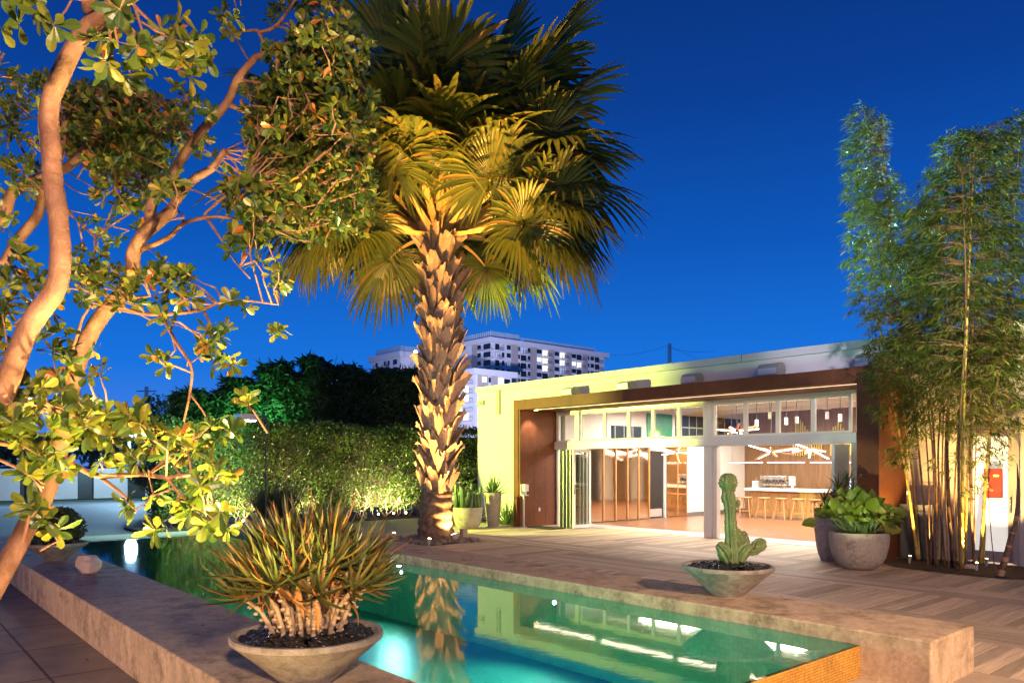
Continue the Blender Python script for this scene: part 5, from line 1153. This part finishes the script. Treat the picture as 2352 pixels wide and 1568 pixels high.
# street lamp left
sl = W(297,1008,36); t = thing('street_lamp', (sl.x,sl.y,0), 'bright white street lamp among the leaves above the driveway', 'street light')
MB().tube([(sl.x,sl.y,0),(sl.x,sl.y,sl.z+.3)], .07, 10).build('pole', M['black_metal'], t); MB().box(sl.x-.2,sl.x+.3,sl.y-.25,sl.y+.25,sl.z+.12,sl.z+.26).build('head', M['alu'], t); MB().ell(sl+Vector((.05,0,.0)), (.11,.11,.08), None, 12, 7).build('bulb', M['bulb_cool'], t)
lamp('street_lamp_light', 'POINT', sl+Vector((.3,0,-.2)), None, 2300, (.42,.74,1.0), .25, parent=t)
dl_ = W(60,1010,33); t = thing('street_lamp', (dl_.x,dl_.y,0), 'added lamp hidden by the tree leaves, brightening the driveway', 'street light')  # added lamp behind the leaves to brighten the driveway
MB().tube([(dl_.x,dl_.y,0),(dl_.x,dl_.y,4.6)], .07, 10).build('pole', M['black_metal'], t); MB().box(dl_.x-.2,dl_.x+.3,dl_.y-.25,dl_.y+.25,4.6,4.75).build('head', M['alu'], t)
lamp('street_lamp_light', 'SPOT', (dl_.x+.05,dl_.y,4.55), (dl_.x+6,dl_.y-1,0), 3000, (.36,.68,1.0), .2, 150, .5, t)

# ================================================================== FENCE, FAR TREES, POLES
fn = thing('panel_fence', (-42.8, 8, 0), 'low fence of pale brown steel panels with black gaps along the driveway', 'fence')
yy = -8.0; k = 0
while yy < 18:
    w1 = 1.72; MB().box(-42.9, -42.84, yy, yy+w1, .03, 1.55).build('panel', M['tan'], fn, bevel=.01)
    MB().box(-43.1, -43.02, yy+w1, yy+w1+.75, .03, 1.53).build('dark_panel', M['black'], fn); yy += w1+.72; k += 1
struct(MB().box(-43.5, -42.3, -10, 20, -.1, -.01).build('verge', plain('verge grass', (.05,.09,.03), .9, var=.4, scale=20, bmp=.6)))
def far_tree(c, h, r, label, n=1700, ls=.3, name='broadleaf_tree', cat='tree', group=None, mat='far_leaf', trunk=.5):
    c = Vector(c); t = thing(name, c, label, cat, group); q = MB()
    q.tube([c, c+Vector((.05*h,.02*h,h*trunk)), c+Vector((.0,.06*h,h*.85))], [.035*h,.025*h,.008*h], 8)
    for k in range(6):
        a = k*1.05; b0 = c+Vector((.03*h,.01*h,h*(trunk*.6+.05*k))); q.tube([b0, b0+Vector((math.cos(a)*r*.7, math.sin(a)*r*.7, h*.22))], [.014*h,.005*h], 6)
    q.build('trunk', M['twig'], t); f = MB(); P_ = []
    for k in range(n):
        j = rng.randrange(11); g = Vector((math.cos(j*2.4)*r*.62*math.sqrt(j/11), math.sin(j*2.4)*r*.62*math.sqrt(j/11), h*(.55+.4*((j*7)%11)/11))); u = Vector([rng.gauss(0,1) for _ in range(3)]).normalized(); P_.append(c+g+u*r*.42*rng.uniform(.6,1.05))
    cloud(f, P_, unit(n), unit(n)+[0,0,.5], nr.uniform(.6,1.1,n)*ls, ls*.55, 'small', .2); f.build('crown', M[mat], t)
def gp(px, d): v = W(px, HY, d); v.z = 0; return v
far_tree(gp(205,50), 4.6, 1.9, 'tree lit cyan by the street lamp behind the fence, near its left part'); far_tree(gp(262,48), 5.0, 2.0, 'brightest cyan lit tree directly below the street lamp'); far_tree(gp(330,46), 5.6, 2.2, 'tall cyan lit tree between the street lamp and the hedge'); far_tree(gp(120,55), 4.2, 2.0, 'dim bluish tree behind the fence at the far left'); far_tree(gp(30,56), 4.0, 2.1, 'dim tree at the left edge behind the fence'); far_tree(gp(390,44), 4.6, 2.0, 'dark tree rising just left of the bamboo grove')
far_tree(gp(340,29), 1.9, .8, 'round bluish shrub beside the left end of the hedge', 1500, .12, 'round_shrub', 'shrub', trunk=.2); far_tree(gp(385,25), 2.2, .55, 'leafy shrub touching the hedge end', 900, .09, 'round_shrub', 'shrub', mat='hedge', trunk=.2)
def pole(px, py, d, label, arms, dz=0):
    tpz = W(px, py, d); t = thing('utility_pole', (tpz.x,tpz.y,0), label, 'utility pole'); MB().tube([(tpz.x,tpz.y,0),tuple(tpz)], [.2,.15], 10).build('pole', M['alu'], t)
    if arms: MB().obox(tpz-Vector((0,0,.35)), RT, FW, Vector((0,0,1)), .8, .05, .05).build('cross_arm', M['alu'], t)
    return tpz
p1 = pole(1538, 789, 62, 'grey utility pole rising behind the pavilion roof', False); p2 = pole(337, 888, 62, 'grey utility pole seen left between the tree trunks', True)
def wire(pts, label, sag=.6, r=.012):
    q = MB(); a, b_ = Vector(pts[0]), Vector(pts[1]); q.tube([a.lerp(b_,i/14)-Vector((0,0,sag*4*(i/14)*(1-i/14))) for i in range(15)], r, 5); tag(q.build('power_line', M['railglass'], org=a), label, 'cable')
wire((p1-Vector((0,0,.1)), W(1395,815,75)), 'thin power line from the right utility pole towards the tower', .3); wire((p1-Vector((0,0,.2)), W(1720,850,55)), 'thin power line falling right from the right utility pole', .3); wire((p1-Vector((0,0,.3)), W(1640,806,58)), 'thin upper power line right of the right utility pole', .2)
for i, y_ in enumerate((935, 943, 951)): wire((W(330,y_-22,62), W(480,y_,70)), ('upper','middle','lower')[i]+' power line running right from the left utility pole', .4)

# ================================================================== APARTMENT TOWER
HD = 280; Kx = W(1127,774,HD); X_, Y_, ZT = Kx.x, Kx.y, Kx.z; tw_ = thing('apartment_tower', (X_, Y_, 0), 'white apartment tower with tan strips, balconies and some lit windows beyond the pavilion', 'building')
YE = XP(1388,815,X_).y; ZR = ZT-1.8
def tp(mb, name, m, parent=None, **k): return mb.build(name, M[m] if isinstance(m, str) else m, parent or tw_, **k)
tp(MB().box(X_-26, X_, Y_, YE, 0, ZR), 'wall', 'tower'); tp(MB().box(X_-27, X_+.9, Y_-.9, YE+2.2, ZR+.002, ZT), 'roof_slab', 'tower')
def zy(x): return XP((1750+x/3.92)/1.6327, 800, X_).y
def zx(x): return YP((1750+x/3.92)/1.6327, 800, Y_).x
for a, b_ in ((655,755),(935,1030),(1205,1290),(1465,1540),(1705,1780)): tp(MB().box(X_+.002, X_+.12, zy(a), zy(b_), 0, ZR-.003), 'tan_strip', 'tan')
tp(MB().box(zx(80), zx(160), Y_-.12, Y_-.002, 0, ZR-.003), 'tan_strip', 'tan')
r_ = random.Random(4); wcount = 0
cols = [(420,475,'d',1),(520,550,'w',0),(590,645,'w',0),(760,780,'w',0),(797,872,'d',1),(900,930,'w',0),(1030,1100,'w',0),(1112,1190,'d',1),(1295,1355,'w',0),(1367,1440,'d',1),(1545,1605,'w',0),(1618,1685,'d',1),(1785,1800,'w',0),(1822,1868,'w',0),(1885,1945,'d',1)]
LIT = {(7,0),(7,1),(9,0),(9,1),(10,1),(11,1),(6,1),(7,2)}
winmesh = []
for fl_ in range(5):
    zt = ZR-.35-3.02*fl_
    for ci, (a, b_, kd, bal) in enumerate(cols):
        h = 2.35 if kd == 'd' else 1.6; y0, y1 = zy(a), zy(b_); lit = (ci, fl_) in LIT; mt = 'win_lit' if lit else ('win_dim' if r_.random() < .12 else 'win_dark')
        wn = tp(MB().box(X_+.003, X_+.06, y0, y1, zt-h, zt), 'window', mt); fr = MB()
        for yy in (y0, (y0+y1)/2, y1): fr.box(X_+.062, X_+.14, yy-.05, yy+.05, zt-h, zt)
        fr.box(X_+.063, X_+.139, y0, y1, zt-.1, zt); fr.build('frame', M['black'], wn)
        if bal:
            bl_ = tp(MB().box(X_+.003, X_+1.5, y0-.3, y1+1.0, zt-h-.28, zt-h-.03), 'balcony', 'tower'); rl = MB(); rl.box(X_+1.44, X_+1.48, y0-.3, y1+1.0, zt-h+.95, zt-h+1.03)
            for k in range(9): yy = y0-.3+(y1-y0+1.3)*k/8; rl.box(X_+1.44, X_+1.48, yy-.03, yy+.03, zt-h-.02, zt-h+.95)
            rl.build('railing', M['black'], bl_)
    for a, b_, h in ((160,210,1.6),(250,352,2.35)): wn = tp(MB().box(zx(a), zx(b_), Y_-.06, Y_-.003, zt-h, zt), 'window', 'win_dark')
    bl_ = tp(MB().box(zx(205), X_+1.5, Y_-1.5, Y_-.005, zt-2.63, zt-2.38), 'balcony', 'tower'); rl = MB(); rl.box(zx(205), X_+1.5, Y_-1.48, Y_-1.44, zt-1.4, zt-1.32)
    for k in range(8): xx = zx(205)+(X_+1.5-zx(205))*k/7; rl.box(xx-.03, xx+.03, Y_-1.48, Y_-1.44, zt-2.37, zt-1.4)
    rl.build('railing', M['black'], bl_)
q = MB(); q.box(X_-24, X_-1.5, Y_+1.2, Y_+1.3, ZT, ZT+2.6).box(X_-1.6, X_-1.5, Y_+1.3, zy(815), ZT, ZT+2.6).box(X_-1.6, X_-1.5, zy(880), zy(1915), ZT, ZT+1.8); tp(q, 'roof_screen', plain('tower roof glass screen', (.25,.42,.55), .3, var=.2, scale=.2, bmp=0))
q = MB()
for k in range(90): yy = Y_+1.3+(zy(1915)-Y_-1.3)*k/89; q.box(X_-1.49, X_-1.42, yy-.05, yy+.05, ZT+.005, ZT+(2.6 if yy < zy(815) else 1.8))
for k in range(20): xx = X_-24+22.5*k/19; q.box(xx-.05, xx+.05, Y_+1.1, Y_+1.19, ZT+.005, ZT+2.6)
tp(q, 'screen_posts', 'tower')
# lower front wing
Lc = W(1091,846,250); lx, ly, lz = Lc.x, Lc.y, Lc.z; le = XP(1178,858,lx).y
tp(MB().box(lx-30, lx+1.2, ly-1.2, le+1.2, lz-2.0, lz), 'wing_roof', 'tower'); tp(MB().box(lx-29, lx, ly, le-.5, 0, lz-2.002), 'wing_wall', 'tower')
def wy(px): return XP(px, 880, lx).y
tp(MB().box(lx+.002, lx+.1, wy(1097), wy(1121), 0, lz-2.01), 'tan_strip', 'tan'); tp(MB().box(lx+.002, lx+.1, wy(1128), wy(1143), 0, lz-2.01), 'tan_strip', 'tan')
for fl_ in range(5):
    zt = lz-2.5-3.0*fl_
    for a, b_, mt, h in ((1107,1117,'win_lit' if fl_ < 1 else 'win_dark',1.7),(1122,1127,'win_dark',1.7),(1145,1156,'win_lit' if fl_ < 2 else 'win_dark',2.3),(1158,1171,'win_dark',2.3)): tp(MB().box(lx+.101, lx+.16, wy(a), wy(b_), zt-h, zt), 'window', mt)
    x0, x1 = lx-13, lx-2.5
    for k in range(3): tp(MB().box(x0+k*3.4, x0+k*3.4+2.6, ly-.06, ly-.003, zt-2.3, zt), 'window', 'win_lit' if (k+fl_) % 3 != 2 else 'win_dim')
    bl_ = tp(MB().box(x0-.5, lx+.5, ly-1.5, ly-.07, zt-2.62, zt-2.35), 'balcony', 'tower'); rl = MB(); rl.box(x0-.5, lx+.5, ly-1.48, ly-1.44, zt-1.4, zt-1.3)
    for k in range(12): xx = x0-.5+(lx+1-x0)*k/11; rl.box(xx-.03, xx+.03, ly-1.48, ly-1.44, zt-2.34, zt-1.4)
    rl.build('railing', M['black'], bl_)
# left wing
Wc = W(920,806,300); ax, ay, az_ = Wc.x, Wc.y, Wc.z
tp(MB().box(ax-22, ax, ay, ay+60, 0, az_-2.2), 'wing_wall', 'tower'); tp(MB().box(ax-24, ax+.8, ay-.8, ay+60, az_-2.198, az_), 'wing_roof', 'tower')
q = MB(); q.box(ax-20, ax-1, ay+.8, ay+.9, az_, az_+2.4).box(ax-1.1, ax-1, ay+.9, ay+40, az_, az_+2.4)
for k in range(18): q.box(ax-20+k*1.05, ax-19.9+k*1.05, ay+.7, ay+.79, az_+.005, az_+2.4); q.box(ax-.99, ax-.9, ay+1+k*2, ay+1.1+k*2, az_+.005, az_+2.4)
tp(q, 'roof_screen', 'railglass')
for fl_ in range(5):
    zt = az_-2.9-3.02*fl_
    for a, b_ in ((-19,-17.2),(-12.5,-11),(-9.5,-8),(-5.5,-2.5)): tp(MB().box(ax+a, ax+b_, ay-.06, ay-.003, zt-2, zt), 'window', 'win_dark')
    tp(MB().box(ax+.003, ax+.06, ay+8, ay+12, zt-2.2, zt), 'window', 'win_dark' if fl_ != 1 else 'win_dim'); tp(MB().box(ax+.003, ax+1.4, ay+6.5, ay+13, zt-2.5, zt-2.25), 'balcony', 'tower')
    tp(MB().box(ax-23.4, ax-15, ay-1.4, ay-.07, zt-2.4, zt-2.15), 'balcony', 'tower')
bc = MB().ell(W(955,808,262), (.55,.55,.55), None, 12, 8); rl_ = thing('roof_beacon', W(955,811,262), 'dazzling white lamp on the tower roof edge beside the palm trunk', 'lamp'); bc.build('bulb', M['bulb_cool'], rl_); MB().tube([W(955,808,262)-Vector((0,0,6)), W(955,808,262)], .1, 6).build('post', M['alu'], rl_)
# added unseen lamps on poles that wash the tower
t = thing('street_lamp', (-120, 95, 0), 'added unseen lamp on a pole behind the pavilion lighting the tower', 'street light'); MB().tube([(-120,95,0),(-120,95,9)], .12, 8).build('pole', M['alu'], t)
lamp('street_lamp_light', 'SPOT', (-120,95,9.2), (X_, (Y_+YE)/2, 38), 560000, (.68,.68,1.0), 1.0, 60, .6, t)
t = thing('street_lamp', (-110, 40, 0), 'added unseen lamp on a pole behind the hedge lighting the tower side', 'street light'); MB().tube([(-110,40,0),(-110,40,9)], .12, 8).build('pole', M['alu'], t)
lamp('street_lamp_light', 'SPOT', (-110,40,9.2), (X_-8, Y_, 36), 210000, (.72,.72,1.0), 1.0, 45, .6, t)

# fallen leaves
f = MB(); P_ = []
for k in range(46):
    r = rng.random()
    if r < .35: p = (rng.uniform(-14,-3), rng.uniform(-.5,1.6), .006)
    elif r < .7: p = (rng.uniform(-12,-3), rng.uniform(1.85,2.55), CZ+.006)
    elif r < .85: p = (rng.uniform(-11,-3), rng.uniform(6.4,7.05), CZ+.006)
    else: p = (rng.uniform(-12,-2), rng.uniform(8,13), .008)
    P_.append(p)
d = np.stack([nr.normal(0,1,46), nr.normal(0,1,46), nr.normal(0,.08,46)], 1)
cloud(f, P_, d, np.tile([0,0,1.0],(46,1))+nr.normal(0,.12,(46,3)), nr.uniform(.04,.075,46), .03, 'obovate', nr.uniform(-.2,.1,46))
tag(f.build('fallen_leaves', foliage('dry fallen leaf', [(0,(.16,.08,.03)),(1,(.34,.2,.07))], .7, 0)), 'scattered dry leaves on the paving, pool walls and deck', 'leaves', kind='stuff')

for x, y, lb in ((-6.1,-.9,'added unseen path light on the pavement nearest the photographer'),(-9.6,-1.3,'added unseen path light on the pavement beside the far half of the pool wall')):
    t = thing('added_path_light', (x,y,0), lb, 'path light', 'added path lights out of view on the left pavement')  # added out of view to warm the left wall and pavers
    MB().tube([(x,y,0),(x,y,.62)], .02, 8).build('post', M['black_metal'], t); MB().lathe([(.03,.60),(.11,.66),(.02,.72)], (x,y,0), 20).build('hood', M['black_metal'], t); MB().tube([(x,y,.52),(x,y,.6)], .03, 10).build('bulb', M['bulb_warm'], t)
    lamp('added_path_lamp', 'POINT', (x+.05,y+.06,.56), None, 190, (1,.6,.33), .04, parent=t)
